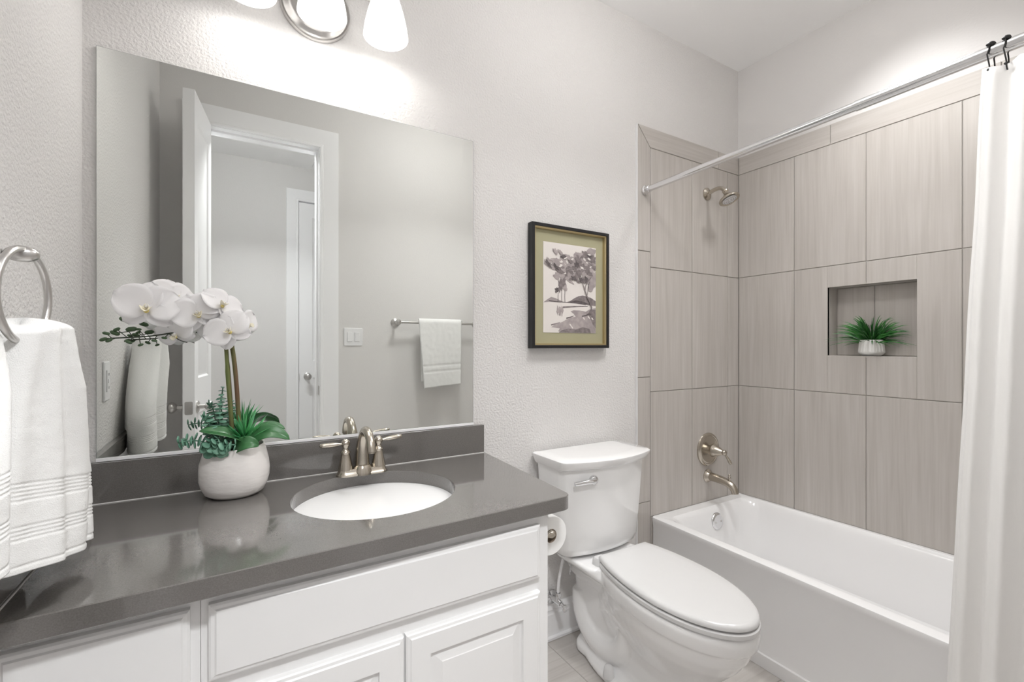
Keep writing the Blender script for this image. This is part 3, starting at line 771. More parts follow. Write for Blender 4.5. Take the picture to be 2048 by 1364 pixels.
# poplars at left with reflection
for u, v, rv, m in ((.245, .475, .035, L3), (.30, .52, .06, L2), (.335, .56, .075, L2), (.38, .56, .06, L2), (.40, .50, .035, L1)): I.blob(u, v, .036, rv, 0, m, .4)
for u, b_ in ((.27, .45), (.335, .50), (.395, .5)): I.stroke([(u, .34), (u - .004, .40), (u, b_)], .006, .004, L2)
for u in (.26, .30, .34): I.blob(u, .25, .020, .05, 0, L1, .4)
# crown of the tree
rnd = random.Random(8)
for k in range(30):
    u = rnd.uniform(.18, .98); v = .62 + rnd.uniform(0, .36) * (.35 + .65 * u); I.blob(u, min(.97, v), rnd.uniform(.05, .13), rnd.uniform(.018, .05), rnd.uniform(-.5, .4), L1, .5)
I.blob(.92, .60, .10, .09, .1, L1, .4); I.blob(.80, .84, .22, .10, .5, L1, .4)
for k in range(30):
    u = rnd.uniform(.22, .97); v = .58 + rnd.uniform(0, .38) * (.3 + .7 * u); I.blob(u, min(.97, v), rnd.uniform(.03, .075), rnd.uniform(.014, .034), rnd.uniform(-.7, .5), L2, .55)
for u, v in ((.10, .79), (.30, .90), (.06, .76), (.22, .90)): I.blob(u, v, .05, .018, -.6, L1, .5)
for u, v in ((.37, .855), (.86, .90), (.62, .79), (.70, .60), (.80, .62), (.55, .62), (.08, .755), (.22, .73)): I.blob(u, v, rnd.uniform(.03, .06), rnd.uniform(.018, .035), rnd.uniform(-.8, .3), L3, .6)
for k in range(12): I.blob(rnd.uniform(.25, .95), rnd.uniform(.66, .92), rnd.uniform(.02, .04), rnd.uniform(.006, .014), rnd.uniform(-.6, .6), M['paper'], .5, 16)
I.stroke([(.88, .225), (.905, .30), (.87, .37), (.81, .43), (.775, .49), (.785, .55), (.83, .60), (.93, .68)], .013, .005, L2)
I.stroke([(.775, .49), (.74, .55), (.70, .60)], .009, .004, L2); I.stroke([(.36, .60), (.42, .66), (.45, .72)], .007, .003, L2); I.stroke([(.81, .43), (.84, .52), (.86, .60)], .005, .003, L3)
I.g.obj('watercolour_strokes', None, pr_, sharp=0, fixn=False)

# ================================================================ orchid arrangement
oc = thing('potted_orchid', 'white orchid arrangement with succulents in a rounded white ceramic pot', 'plant', (.347, -.115, CT))
PC = (.349, -.117)
g = G(); seg = 56
prof = [(.045, .0008), (.062, .002), (.078, .012), (.088, .030), (.0935, .052), (.0945, .075), (.092, .098), (.086, .120), (.0815, .136), (.0795, .143), (.0775, .1445), (.0755, .142), (.0770, .132), (.080, .112), (.080, .10)]
rings = []
for r, z in prof:
    ring = []
    for i in range(seg):
        a = 2 * PI * i / seg; q = .93 * r * (1 + .030 * noise.noise(Vector((math.cos(a) * 2, math.sin(a) * 2, z * 22 + 4))) * min(1, z * 20))
        ring.append((PC[0] + q * math.cos(a), PC[1] + q * .86 * math.sin(a), CT + z * .97 + (.004 * math.cos(a - .5) if z > .1 else 0)))
    rings.append(ring)
g.loft(rings, True, True); g.obj('ceramic_pot', M['pot'], oc, sharp=60)
g = G(); g.lathe([(0, .124), (.05, .122), (.076, .116)], 30, T(PC[0], PC[1], CT), sy=.86)
for k in range(60):
    a = rnd.uniform(0, 2 * PI); r = rnd.uniform(0, .068); g.sphere((PC[0] + r * math.cos(a), PC[1] + .85 * r * math.sin(a), CT + .125), rnd.uniform(.004, .009), 8)
o = g.obj('moss', M['moss'], oc); o['kind'] = 'stuff'
# flower stems
for P in ([(.345, -.13, .97), (.340, -.14, 1.10), (.330, -.14, 1.20), (.326, -.145, 1.30)], [(.362, -.12, .97), (.358, -.12, 1.10), (.350, -.13, 1.22), (.346, -.13, 1.31), (.33, -.13, 1.37), (.28, -.14, 1.40)]):
    g = G(); g.tube(bez(P, 16), [.0058] * 12 + [.0045] * 5, 10, up=(1, 0, 0)); g.obj('flower_stem', M['stem'], oc, sharp=60)
def petal(g, L, W, mtx, cup=.25, curl=.15, ruf=.03, ph=0, s0=.0):
    def fn(u, v):
        s_ = v; x = (u * 2 - 1)
        w_ = W * .5 * (math.sin(PI * min(1, (s_ * .90 + .06)) ** .85) ** .62) * (1 if s_ < 1 else .0)
        y = L * (s_ - .04)
        z = cup * L * (x * x) * .5 * math.sin(PI * s_) - curl * L * s_ * s_ + ruf * L * math.sin(4 * x + 5 * s_ + ph) * s_
        return (x * w_, y, z)
    g.grid(fn, 8, 10, mtx)
def flower(p, n, size, roll, seed):
    r = random.Random(seed); R_ = size / 2
    mtx = aim(p, n) ; mtx = mtx @ RZ(roll)
    g = G().use(M['petal'])
    for ang, L, W, tilt in ((0, .95, .68, 8), (128, .92, .62, 14), (-128, .92, .62, 14)):
        petal(g, R_ * L, R_ * W * 1.15, mtx @ RZ(ang + r.uniform(-6, 6)) @ RX(-tilt + r.uniform(-8, 8)), .2, .12, .03, r.uniform(0, 6))
    for ang in (68, -68):
        petal(g, R_ * 1.02, R_ * 1.22, mtx @ T(0, 0, .003) @ RZ(ang + r.uniform(-5, 5)) @ RX(6 + r.uniform(-6, 10)), .16, .20, .035, r.uniform(0, 6))
    f = g.obj('flower', None, oc, solid=.0006, sharp=0)
    g = G().use(M['lip'])
    petal(g, R_ * .42, R_ * .34, mtx @ T(0, 0, .004) @ RZ(180) @ RX(50), .8, -.3, 0)
    petal(g, R_ * .26, R_ * .22, mtx @ T(0, 0, .003) @ RZ(120) @ RX(60), .8, -.2, 0); petal(g, R_ * .26, R_ * .22, mtx @ T(0, 0, .003) @ RZ(-120) @ RX(60), .8, -.2, 0)
    g.use(M['petal']); g.sphere((0, R_ * .04, .008), R_ * .085, 12, (.8, .8, 1.5), mtx)
    g.use(M['yellow']); g.sphere((0, -R_ * .12, .009), R_ * .075, 10, (1, 1, .8), mtx)
    g.obj('flower_lip', None, f, solid=.0006, sharp=0)
FL = [((.160, -.185, 1.372), (-.02, -1, .03), .150, -3, 1), ((.205, -.130, 1.405), (.45, -.75, .30), .120, -8, 2), ((.262, -.165, 1.362), (.12, -1, .0), .128, 25, 3),
      ((.318, -.160, 1.385), (.35, -.75, .42), .120, -28, 4), ((.335, -.175, 1.318), (-.20, -.95, .05), .125, 35, 5), ((.215, -.150, 1.308), (-.25, -.8, -.45), .100, 20, 6),
      ((.372, -.130, 1.335), (.8, -.55, .1), .110, 15, 7), ((.225, -.095, 1.350), (.1, -.6, .7), .105, 60, 8), ((.300, -.115, 1.335), (-.1, -.8, -.3), .11, 80, 9)]
for f in FL: flower(*f)
# bud sprig
g = G(); main = bez([(.255, -.150, 1.322), (.20, -.155, 1.308), (.15, -.155, 1.292), (.10, -.16, 1.300), (.072, -.16, 1.292)], 16)
g.tube(main, [.0018] * 17, 6); 
buds = []
for k, dz, dx in ((4, -.012, -.01), (6, -.014, -.005), (8, .018, -.012), (10, -.012, -.008), (11, .02, -.02), (13, -.006, -.014), (14, .012, -.01), (9, -.02, .004)):
    p = main[k]; e = p + Vector((dx, -.004, dz)); g.tube([p, e], .0011, 5); buds.append((e, .0045 if k < 10 else .0055))
buds += [(main[-1], .006), (Vector((.112, -.15, 1.342)), .009), (Vector((.125, -.155, 1.318)), .0085), (Vector((.093, -.155, 1.308)), .0075)]
g.tube([main[10], (.120, -.155, 1.312), (.095, -.155, 1.308)], .0012, 5); g.tube([(.20, -.155, 1.308), (.225, -.15, 1.29), (.24, -.15, 1.285)], .0012, 5)
sp_ = g.obj('bud_sprig', M['twig'], oc)
for p, r in buds:
    g = G(); g.sphere((0, 0, 0), r, 10, (1.45, .9, .8), T(*p) @ RY(rnd.uniform(-30, 30))); g.obj('bud', M['bud'], sp_, sharp=0)
# broad strap leaves
def strap(P, w, m, name, n=18, sag=.25, up=(0, 0, 1)):
    P = bez(P, n); g = G()
    def fn(u, v):
        i = min(n, int(round(v * n))); p = P[i]; d = (P[min(i + 1, n)] - P[max(i - 1, 0)]).normalized()
        sd = d.cross(Vector(up)).normalized(); un = sd.cross(d); x = u * 2 - 1; ww = w * (math.sin(PI * (v * .86 + .14)) ** .6 if v < 1 else .02)
        return tuple(p + sd * x * ww + un * (abs(x) * ww * sag))
    g.grid(fn, 8, n); return g.obj(name, m, oc, solid=.0012, sharp=0)
strap([(.375, -.125, .985), (.36, -.17, 1.035), (.31, -.19, 1.05), (.268, -.185, 1.052)], .024, M['leaf'], 'strap_leaf', up=(0, -.5, .86))
strap([(.370, -.13, .985), (.40, -.15, 1.035), (.44, -.16, 1.045), (.485, -.165, 1.004)], .026, M['leaf'], 'strap_leaf', up=(0, -.7, .7))
strap([(.385, -.10, .985), (.41, -.10, 1.05), (.445, -.10, 1.055), (.478, -.11, 1.026)], .017, M['leaf'], 'strap_leaf', up=(0, -.3, .95))
strap([(.345, -.15, .985), (.36, -.19, 1.01), (.385, -.20, 1.02), (.405, -.19, .998)], .020, M['leaf'], 'strap_leaf', up=(0, -.8, .5))
# agave-like spikes
g = G(); c = Vector((.372, -.125, 1.0))
for k in range(34):
    a = rnd.uniform(0, 2 * PI); el = rnd.uniform(.35, 1.35); L = rnd.uniform(.07, .115)
    d = Vector((math.cos(a) * math.cos(el), math.sin(a) * math.cos(el), math.sin(el)))
    if c.y + d.y * L > -.03: d.y = -d.y
    mid = c + d * L * .55; tip = c + d * L + Vector((0, 0, -.004))
    g.tube([c, mid, tip], [.0055, .0055, .0004], 6, flat=.35)
g.obj('spiky_succulent', M['agave'], oc, sharp=0)
# discs-on-a-stem succulents
def strand(P, n, r0, r1):
    P = bez(P, n); g = G(); g.tube(P, .0018, 6)
    for i in range(1, n + 1):
        d = (P[min(i + 1, n)] - P[max(i - 1, 0)]).normalized(); r = (r0 + (r1 - r0) * i / n) * 1.25
        for s_ in (0, 180):
            mt_ = aim(P[i], d) @ RZ(s_ + (90 if i % 2 else 0) + rnd.uniform(-15, 15)) @ RX(-12)
            g.sphere((0, r * .9, 0), r, 10, (1.0, .85, .22), mt_)
    g.obj('succulent_strand', M['succ'], oc, sharp=0)
strand([(.325, -.14, .985), (.31, -.15, 1.04), (.31, -.15, 1.09), (.317, -.15, 1.142)], 13, .013, .005)
strand([(.305, -.15, .985), (.29, -.16, 1.05), (.29, -.165, 1.10), (.275, -.16, 1.085)], 11, .013, .006)
strand([(.310, -.16, .990), (.28, -.17, 1.03), (.25, -.17, 1.03), (.222, -.165, 1.022)], 10, .012, .009)
strand([(.335, -.13, .985), (.34, -.12, 1.03), (.34, -.11, 1.07), (.335, -.11, 1.10)], 9, .012, .008)
strand([(.320, -.165, .985), (.31, -.19, 1.0), (.32, -.20, 1.015), (.35, -.20, 1.01)], 8, .011, .008)
strand([(.300, -.150, .985), (.28, -.18, 1.0), (.29, -.19, 1.02), (.31, -.19, 1.03)], 8, .012, .008)

# ================================================================ toilet
TX = 1.680
to = thing('toilet', 'white two-piece toilet with closed lid between the vanity and the tub', 'toilet', (TX, -.45, 0))
ASK = .07
def egg(yb, yf, hw, z, n=48, bp=2.0, fp=2.0, ymid=None, x0=TX, sq=1.0):
    """closed outline: back at yb, front tip at yf, half width hw"""
    ym = ymid if ymid is not None else yb + (yf - yb) * .42
    x0 += 0
    out = []
    for k in range(n):
        a = 2 * PI * k / n; c, s_ = math.cos(a), math.sin(a)
        if s_ >= 0: e = 2 / bp; y = ym + (yb - ym) * abs(s_) ** e
        else: e = 2 / fp; y = ym + (yf - ym) * abs(s_) ** e
        x = x0 + hw * math.copysign(abs(c) ** e, c); out.append((x + ASK * (y + .55), y, z))
    return out
g = G()
# bowl shell and front pedestal
def bowl_ring(hw, yf, z, yb=-.25, ym=-.545, b=.38):
    out = []; t0 = math.asin(min(1, (yb - ym) / b)); n = 44
    for k in range(n + 1):
        a = t0 - (PI + 2 * t0) * k / n
        y = ym + b * math.sin(a) if math.sin(a) >= 0 else ym + (ym - yf) * math.sin(a)
        out.append((TX + hw * math.cos(a) + ASK * (y + .55), y, z))
    return out
g.loft([bowl_ring(.108, -.705, .002, ym=-.50, b=.5), bowl_ring(.106, -.703, .03, ym=-.50, b=.5), bowl_ring(.094, -.690, .07, ym=-.50, b=.5), bowl_ring(.094, -.690, .13, ym=-.50, b=.5), bowl_ring(.103, -.708, .175, ym=-.51, b=.48), bowl_ring(.124, -.750, .22, ym=-.52, b=.44), bowl_ring(.146, -.793, .268, ym=-.53, b=.40), bowl_ring(.160, -.822, .31), bowl_ring(.167, -.836, .345), bowl_ring(.1685, -.839, .354), bowl_ring(.1755, -.850, .358), bowl_ring(.178, -.855, .380), bowl_ring(.178, -.855, .400), bowl_ring(.172, -.849, .411)])
# rear deck under the tank
g.loft([rrect(TX - .085, TX + .085, -.36, -.05, .04, .30), rrect(TX - .105, TX + .105, -.38, -.035, .045, .345), rrect(TX - .155, TX + .155, -.31, -.03, .05, .385), rrect(TX - .165, TX + .165, -.30, -.03, .05, .400), rrect(TX - .160, TX + .160, -.30, -.035, .05, .412)])
# back column (trapway) and foot
g.loft([rrect(TX - .105, TX + .105, -.58, -.085, .07, .002), rrect(TX - .105, TX + .105, -.575, -.088, .07, .03), rrect(TX - .080, TX + .080, -.56, -.10, .06, .055), rrect(TX - .068, TX + .068, -.52, -.075, .06, .12), rrect(TX - .075, TX + .075, -.50, -.060, .06, .22), rrect(TX - .085, TX + .085, -.45, -.050, .06, .34)])
for s_ in (-1, 1):
    # foot flange lobes carrying the bolts
    g.loft([egg(-.10, -.54, .090, .002, x0=TX + s_ * .060, ymid=-.34, fp=2.6), egg(-.10, -.535, .090, .020, x0=TX + s_ * .060, ymid=-.34, fp=2.6), egg(-.110, -.525, .080, .030, x0=TX + s_ * .058, ymid=-.34)])
    # trapway bulge
    g.tube(bez([(TX + s_ * .045, -.11, .24), (TX + s_ * .055, -.10, .06), (TX + s_ * .058, -.26, .02), (TX + s_ * .060, -.42, .06), (TX + s_ * .056, -.44, .20), (TX + s_ * .050, -.34, .30)], 18), .050, 16)
g.obj('bowl', M['porcelain'], to, remesh=.0055)
for s_ in (-1, 1):
    g = G(); g.lathe([(.0215, 0), (.0205, .012), (.0175, .032), (.014, .040), (.008, .043), (0, .0435)], 24, T(TX + s_ * .122, -.345, .028)); g.obj('bolt_cap', M['lid'], to, sharp=50)
# seat ring, lid
def lidshape(yb, yf, hw, z, ym=-.545, b=.40):
    out = []; t0 = math.asin(min(1, (yb - ym) / b)); n = 60
    for k in range(n + 1):          # right back corner round the front to left back corner
        a = t0 - (PI + 2 * t0) * k / n
        if math.sin(a) >= 0: y = ym + b * math.sin(a)
        else: y = ym + (ym - yf) * math.sin(a)
        out.append((TX + hw * math.cos(a) + ASK * (y + .55), y, z))
    for k in range(1, 8): out.append(tuple(Vector(out[n]).lerp(Vector(out[0]), k / 8)))
    return out
def seat_ring(ins, z): return lidshape(-.283 - ins, -.856 + ins, .174 - ins, z)
g = G(); g.loft([seat_ring(.006, .4135), seat_ring(.0, .416), seat_ring(0, .428), seat_ring(.004, .4315)]); g.obj('seat', M['lid'], to, sharp=40)
for bx_, by_ in ((-.158, -.60), (-.118, -.74), (.158, -.60)): G().box(TX + bx_ - .007, TX + bx_ + .007, by_ - .015, by_ + .015, .4314, .4345).obj('seat_bumper', M['lid'], to)
def lid_ring(ins, z): return lidshape(-.272 - ins, -.853 + ins, .172 - ins, z)
g = G(); g.loft([lid_ring(.008, .4345), lid_ring(.0, .4385), lid_ring(0, .447), lid_ring(.005, .4535), lid_ring(.014, .4565), lid_ring(.05, .459), lid_ring(.10, .460)]); g.obj('lid', M['lid'], to, sharp=40)
for s_ in (-1, 1):
    g = G(); g.loft([rrect(TX + s_ * .088 - .030, TX + s_ * .088 + .030, -.285, -.238, .014, .411), rrect(TX + s_ * .088 - .028, TX + s_ * .088 + .028, -.283, -.240, .013, .432), rrect(TX + s_ * .088 - .022, TX + s_ * .088 + .022, -.278, -.245, .010, .439)]); g.obj('hinge_cover', M['lid'], to, sharp=40)
# tank: bowed front
def tank_ring(hw, yb, yf, bow, z, r=.03, xs=0):
    pts = rrect(TX + xs - hw, TX + xs + hw, yf, yb, r, z, 6); out = []
    # refine the long front and back runs
    q = []
    for i, p in enumerate(pts):
        a = Vector(p); c = Vector(pts[(i + 1) % len(pts)]); q.append(a)
        if i in (6, 20):
            for k in range(1, 12): q.append(a.lerp(c, k / 12))
    for p in q:
        t_ = (p.x - TX - xs) / hw; f = max(0, (yb - p.y) / (yb - yf)); out.append((p.x, p.y - bow * (1 - t_ * t_) * f * f, z))
    return out
g = G(); g.loft([tank_ring(.180, -.05, -.155, .03, .413, .03), tank_ring(.200, -.035, -.175, .045, .432, .03), tank_ring(.208, -.025, -.180, .05, .46, .028), tank_ring(.219, -.025, -.194, .052, .62, .026, -.006), tank_ring(.229, -.025, -.204, .054, .786, .024, -.010)]); tk = g.obj('tank', M['porcelain'], to, sharp=50)
g = G(); g.loft([tank_ring(.232, -.022, -.212, .050, .7865, .022, -.012), tank_ring(.236, -.018, -.222, .052, .792, .022, -.012), tank_ring(.242, -.013, -.236, .056, .818, .020, -.012), tank_ring(.242, -.013, -.236, .056, .824, .020, -.012), tank_ring(.236, -.018, -.228, .054, .829, .020, -.012), tank_ring(.19, -.04, -.19, .05, .831, .020, -.012)]); g.obj('tank_lid', M['porcelain'], to, sharp=40)
# flush lever
g = G(); lx, lz = TX - .110, .744
ly = -.2 - .054 * (1 - (.110 / .229) ** 2) + .001
g.lathe([(0, .020), (.012, .019), (.018, .014), (.0195, .004), (.0195, -.004)], 24, aim((lx, ly, lz), (-.2, -1, 0)))
g.tube([(lx, ly - .017, lz), (lx - .02, ly - .018, lz - .0005), (lx - .078, ly - .006, lz - .004), (lx - .092, ly - .003, lz - .005)], [.0105, .0105, .009, .0085], 12, flat=1.0)
g.obj('flush_lever', M['chrome'], to, sharp=45)

# supply valve and hose
sv = thing('supply_valve', 'chrome water shut-off valve with hose on the wall behind the toilet', 'valve', (1.53, -.02, .18))
g = G(); g.lathe([(0, .001), (.032, .001), (.030, .006), (.012, .010), (.010, .045)], 24, aim((1.530, -.014, .185), (0, -1, 0)))
g.tube([(1.530, -.05, .185), (1.530, -.088, .185)], .012, 14); g.tube([(1.530, -.066, .180), (1.530, -.066, .225)], [.011, .009], 12)
g.lathe([(.0125, 0), (.0125, .012), (.009, .013)], 6, T(1.530, -.066, .212), True, True); g.obj('valve_body', M['chrome'], sv, sharp=35)
g = G(); g.tube([(1.530, -.088, .185), (1.530, -.104, .180)], [.008, .008], 10); g.sphere((1.530, -.112, .179), .016, 14, (.75, .55, 1.0)); g.obj('valve_handle', M['chrome'], sv)
g = G(); g.lathe([(.0105, 0), (.0105, .01)], 14, aim((1.530, -.048, .185), (0, -1, 0)), True, True); g.obj('brass_nut', M['brass'], sv)
g = G(); g.tube(bez([(1.530, -.066, .223), (1.528, -.068, .29), (1.545, -.075, .34), (1.552, -.085, .415)], 14), .0062, 10); g.obj('supply_hose', M['plastic'], sv)
g = G(); g.lathe([(.014, 0), (.014, .02), (.011, .024)], 10, T(1.552, -.085, .398), True, True); g.obj('hose_nut', M['plastic'], sv)
g = G(); m_ = T(1.575, -.095, .335) @ RZ(30) @ RY(14)
g.loft([[(-.009, 0, -.028), (.002, -.001, -.034), (.010, 0, -.022), (.009, .001, .016), (.0, 0, .026), (-.009, -.001, .012)], [(-.009, .0015, -.028), (.002, .0005, -.034), (.010, .0015, -.022), (.009, .0025, .016), (.0, .0015, .026), (-.009, .0005, .012)]], True, True, True, m_)
g.tube([(1.575, -.095, .36), (1.572, -.09, .385), (1.560, -.085, .405)], .001, 5)
g.obj('plastic_tag', M['chrome'], sv, sharp=20)

# toilet paper on the cabinet side
tp = thing('paper_holder', 'nickel toilet paper holder on the right side of the vanity cabinet', 'paper holder', (1.102, -.46, .715))
g = G(); cx_, cz_ = 1.167, .709
for yy in (-.395, -.528):
    g = G(); g.lathe([(0, .0005), (.020, .0005), (.020, .004), (.012, .009), (.008, .012), (.0075, .045), (.010, .050), (.0115, .058), (.009, .065), (0, .068)], 20, aim((1.102, yy, cz_ + .004), (1, 0, 0))); g.obj('post', M['nickel'], tp, sharp=45)
G().tube([(cx_, -.395, cz_ + .004), (cx_, -.528, cz_ + .004)], .0075, 14).obj('roller', M['nickel'], tp)
g = G(); g.use(M['tissue']); yc = -.462; R_ = .0585
ax = aim((cx_, yc - .052, cz_ - .008), (0, 1, 0))
g.lathe([(.0205, 0), (R_ - .001, 0), (R_, .001), (R_, .103), (R_ - .001, .104), (.0205, .104)], 56, ax)
g.use(M['cardboard']); g.lathe([(.0205, .104), (.0195, .104), (.0195, 0), (.0205, 0)], 32, ax)
tag(g.obj('toilet_paper_roll', None, sharp=35, fixn=False), 'white roll of toilet paper on the holder beside the vanity', 'toilet paper')

# ================================================================ bathtub
bt = thing('bathtub', 'white alcove bathtub with a plain apron in front of the tile walls', 'bathtub', (2.52, -.8, 0))
g = G(); yA, yB = YW + .012, -.0125; xa0, xa1 = 2.160, 2.112; xb_ = 2.889; RIM = .412
def skew(p):      # apron line leans a little towards the door
    f = (p[1] - yB) / (yA - yB); k = (xb_ - p[0]) / (xb_ - xa0)
    return (p[0] - (xa0 - xa1) * f * max(0, min(1, k)), p[1], p[2])
K = 8
def tring(x0, x1, y0, y1, r, z): return [skew(p) for p in rrect(x0, x1, y0, y1, r, z, K)]
def outer(z, dx=0): return tring(xa0 + dx, xb_, yA, yB, .006, z)
g.loft([outer(.001, -.004), outer(.052, -.004), outer(.056, .002), outer(.075, .006), outer(.36, .006), outer(.385, .002), outer(.400, 0), outer(.408, .002), outer(RIM, .010),
        tring(xa0 + .040, xb_ - .022, yA + .05, yB - .060, .06, RIM + .001), tring(xa0 + .048, xb_ - .028, yA + .055, yB - .068, .07, RIM - .006), tring(xa0 + .052, xb_ - .034, yA + .07, yB - .078, .09, RIM - .02),
        tring(xa0 + .062, xb_ - .045, yA + .12, yB - .090, .11, .34), tring(xa0 + .085, xb_ - .07, yA + .18, yB - .105, .13, .22), tring(xa0 + .105, xb_ - .09, yA + .23, yB - .125, .14, .13), tring(xa0 + .14, xb_ - .12, yA + .28, yB - .16, .14, .10), tring(xa0 + .20, xb_ - .18, yA + .36, yB - .22, .13, .095)], False, True)
g.obj('tub_shell', M['tub'], bt, sharp=30)
g = G(); g.lathe([(0, .010), (.030, .010), (.040, .008), (.045, .003), (.045, -.004)], 36, aim((2.560, -.1015, .338), (0, -1, .12))); ov = g.obj('overflow_plate', M['chrome'], bt, sharp=45)
for s_ in (-1, 1):
    g = G(); g.sphere((0, 0, 0), .005, 10, (1, 1, .5), aim((2.560 + s_ * .023, -.1125, .338), (0, -1, .12))); g.obj('screw', M['steel'], ov)
g = G(); g.lathe([(0, .008), (.022, .006), (.032, .002), (.032, -.006)], 28, T(2.55, -.36, .096)); g.obj('drain', M['chrome'], bt)

# shower fittings on the plumbing wall (tile face y=-.011)
WF = -.011; PX = 2.607
vv = thing('shower_valve', 'round brushed nickel shower valve with lever handle above the tub spout', 'valve', (PX, WF, .70))
g = G(); g.lathe([(0, .006), (.050, .006), (.062, .009), (.070, .012), (.076, .010), (.079, .013), (.086, .011), (.091, .006), (.092, 0), (0, 0)], 56, aim((PX, WF, .700), (0, -1, 0))); g.obj('escutcheon', M['nickel'], vv, sharp=30)
g = G(); g.lathe([(.024, .006), (.024, .030), (.034, .030), (.036, .034), (.035, .046), (.028, .062), (.020, .078), (.014, .090), (.012, .094), (.015, .098), (.015, .106), (.010, .112), (0, .114)], 32, aim((PX, WF, .700), (0, -1, 0)))
hh = g.obj('handle_hub', M['nickel'], vv, sharp=45)
g = G(); c = Vector((PX, WF - .102, .700)); dr = Vector((.25, -.42, -.85)).normalized(); g.tube([c + dr * d for d in (.006, .018, .032, .048, .062, .068)], [.0055, .005, .007, .0085, .0085, .005], 14); g.obj('lever', M['nickel'], hh, sharp=50)

ts = thing('tub_spout', 'curved brushed nickel tub spout over the tub end', 'spout', (PX, WF, .555))
g = G(); g.lathe([(0, .022), (.024, .022), (.028, .016), (.031, .010), (.037, .004), (.037, 0), (0, 0)], 32, aim((PX, WF, .553), (0, -1, 0))); g.obj('flange', M['nickel'], ts, sharp=40)
g = G(); P = bez([(PX, WF - .02, .553), (PX, WF - .07, .552), (PX, WF - .135, .548), (PX, WF - .158, .535), (PX, WF - .165, .495)], 18)
g.tube(P, [.0235 - .006 * i / 18 for i in range(19)], 22, up=(0, 0, 1)); g.obj('spout_body', M['nickel'], ts, sharp=50)
g = G(); g.lathe([(.005, 0), (.0035, .008), (.0075, .014), (.0075, .018), (.004, .022), (.0065, .028), (.0045, .034), (0, .037)], 18, T(PX, WF - .132, .556)); g.obj('diverter_knob', M['nickel'], ts, sharp=45)

sh = thing('shower_fixture', 'brushed nickel shower head on a bent arm near the tile corner', 'shower head', (PX - .005, WF, 2.12))
SXx = PX - .007
g = G(); g.lathe([(0, .018), (.012, .016), (.022, .012), (.028, .008), (.034, .005), (.034, 0), (0, 0)], 32, aim((SXx, WF, 2.118), (0, -1, 0))); g.obj('flange', M['nickel'], sh, sharp=40)
g = G(); g.tube(bez([(SXx, WF - .01, 2.118), (SXx, WF - .06, 2.135), (SXx, WF - .09, 2.135), (SXx, WF - .112, 2.105)], 14), .0105, 14); g.obj('arm', M['nickel'], sh, sharp=50)
dn = Vector((.0, -.42, -.9)).normalized(); p0 = Vector((SXx, WF - .110, 2.108))
g = G(); g.lathe([(.012, 0), (.016, .004), (.016, .010), (.013, .013), (.016, .024), (.024, .036), (.038, .047), (.049, .053), (.053, .058), (.053, .064), (.049, .067), (.046, .065), (0, .065)], 40, aim(p0, dn)); hd = g.obj('head', M['nickel'], sh, sharp=40)
g = G().use(M['plastic']); g.lathe([(0, .067), (.034, .067), (.036, .0655)], 32, aim(p0, dn))
g.use(M['grout'])
for k, r in ((6, .010), (12, .020), (18, .030)):
    for i in range(k):
        a = 2 * PI * i / k; g.sphere((r * math.cos(a), r * math.sin(a), .0675), .0026, 6, (1, 1, .8), aim(p0, dn))
g.obj('spray_face', None, hd, sharp=40)

# ---------------------------------------------------------------- niche plant
np_ = thing('potted_grass', 'small grass plant in a ribbed white pot standing in the tile niche', 'plant', (2.937, -.655, NZ0))
g = G(); pc = (2.940, -.655, NZ0 + .0008)
g.lathe([(.034, 0), (.040, .002), (.049, .012), (.0515, .016), (.0515, .020)], 60, T(*pc), True, False)
g.lathe([(.0515, .020), (.0512, .022), (.047, .070)], 288, T(*pc), flute=.008, nfl=24); g.lathe([(.047, .070), (.0465, .0745), (.0455, .076), (.0435, .075), (.0430, .060), (0, .060)], 72, T(*pc))
g.obj('ribbed_pot', M['potw'], np_, sharp=45)
rg = random.Random(12)
pot_c = Vector((2.940, -.655, NZ0 + .062))
def blades(n0, L0, L1, el0, el1, w_):
    for k in range(n0):
        a = rg.uniform(0, 2 * PI); el = rg.uniform(el0, el1); L = rg.uniform(L0, L1)
        hx, hy = math.cos(a), math.sin(a)
        if hx > 0: L *= .62 + .38 * (1 - hx) 
        st = pot_c + Vector((hx * .02 * rg.random(), hy * .03 * rg.random(), 0))
        ce = math.cos(el); tip = st + Vector((hx * L * ce, hy * L * ce, L * math.sin(el) * .9)); mid = st + Vector((hx * L * ce * .45, hy * L * ce * .45, L * (math.sin(el) + .25) * .65))
        lim = lambda p: Vector((min(p.x, 2.978), max(NY0 + .004, min(NY1 - .004, p.y)), max(NZ0 + .012, p.z)))
        yield bez([st, lim(mid), lim(tip)], 8), w_ * rg.uniform(.7, 1.2)
cnt = 0
for args in ((170, .10, .16, .30, 1.35, .0038), (50, .13, .19, -.15, .45, .0022)):
    g = G()
    for P, w_ in blades(*args):
        n = len(P) - 1
        def fn(u, v, P=P, w_=w_, n=n):
            i = int(round(v * n)); p = P[i]; d = (P[min(i + 1, n)] - P[max(i - 1, 0)]).normalized(); sd = d.cross(Vector((-.8, .1, .5))).normalized(); x = u * 2 - 1
            ww = w_ * (1 - v ** 2.5) + .0002
            return tuple(p + sd * x * ww + sd.cross(d) * abs(x) * ww * .4)
        g.grid(fn, 2, n)
    o = g.obj('grass_blades', M['grass'], np_, sharp=0); o['kind'] = 'stuff'

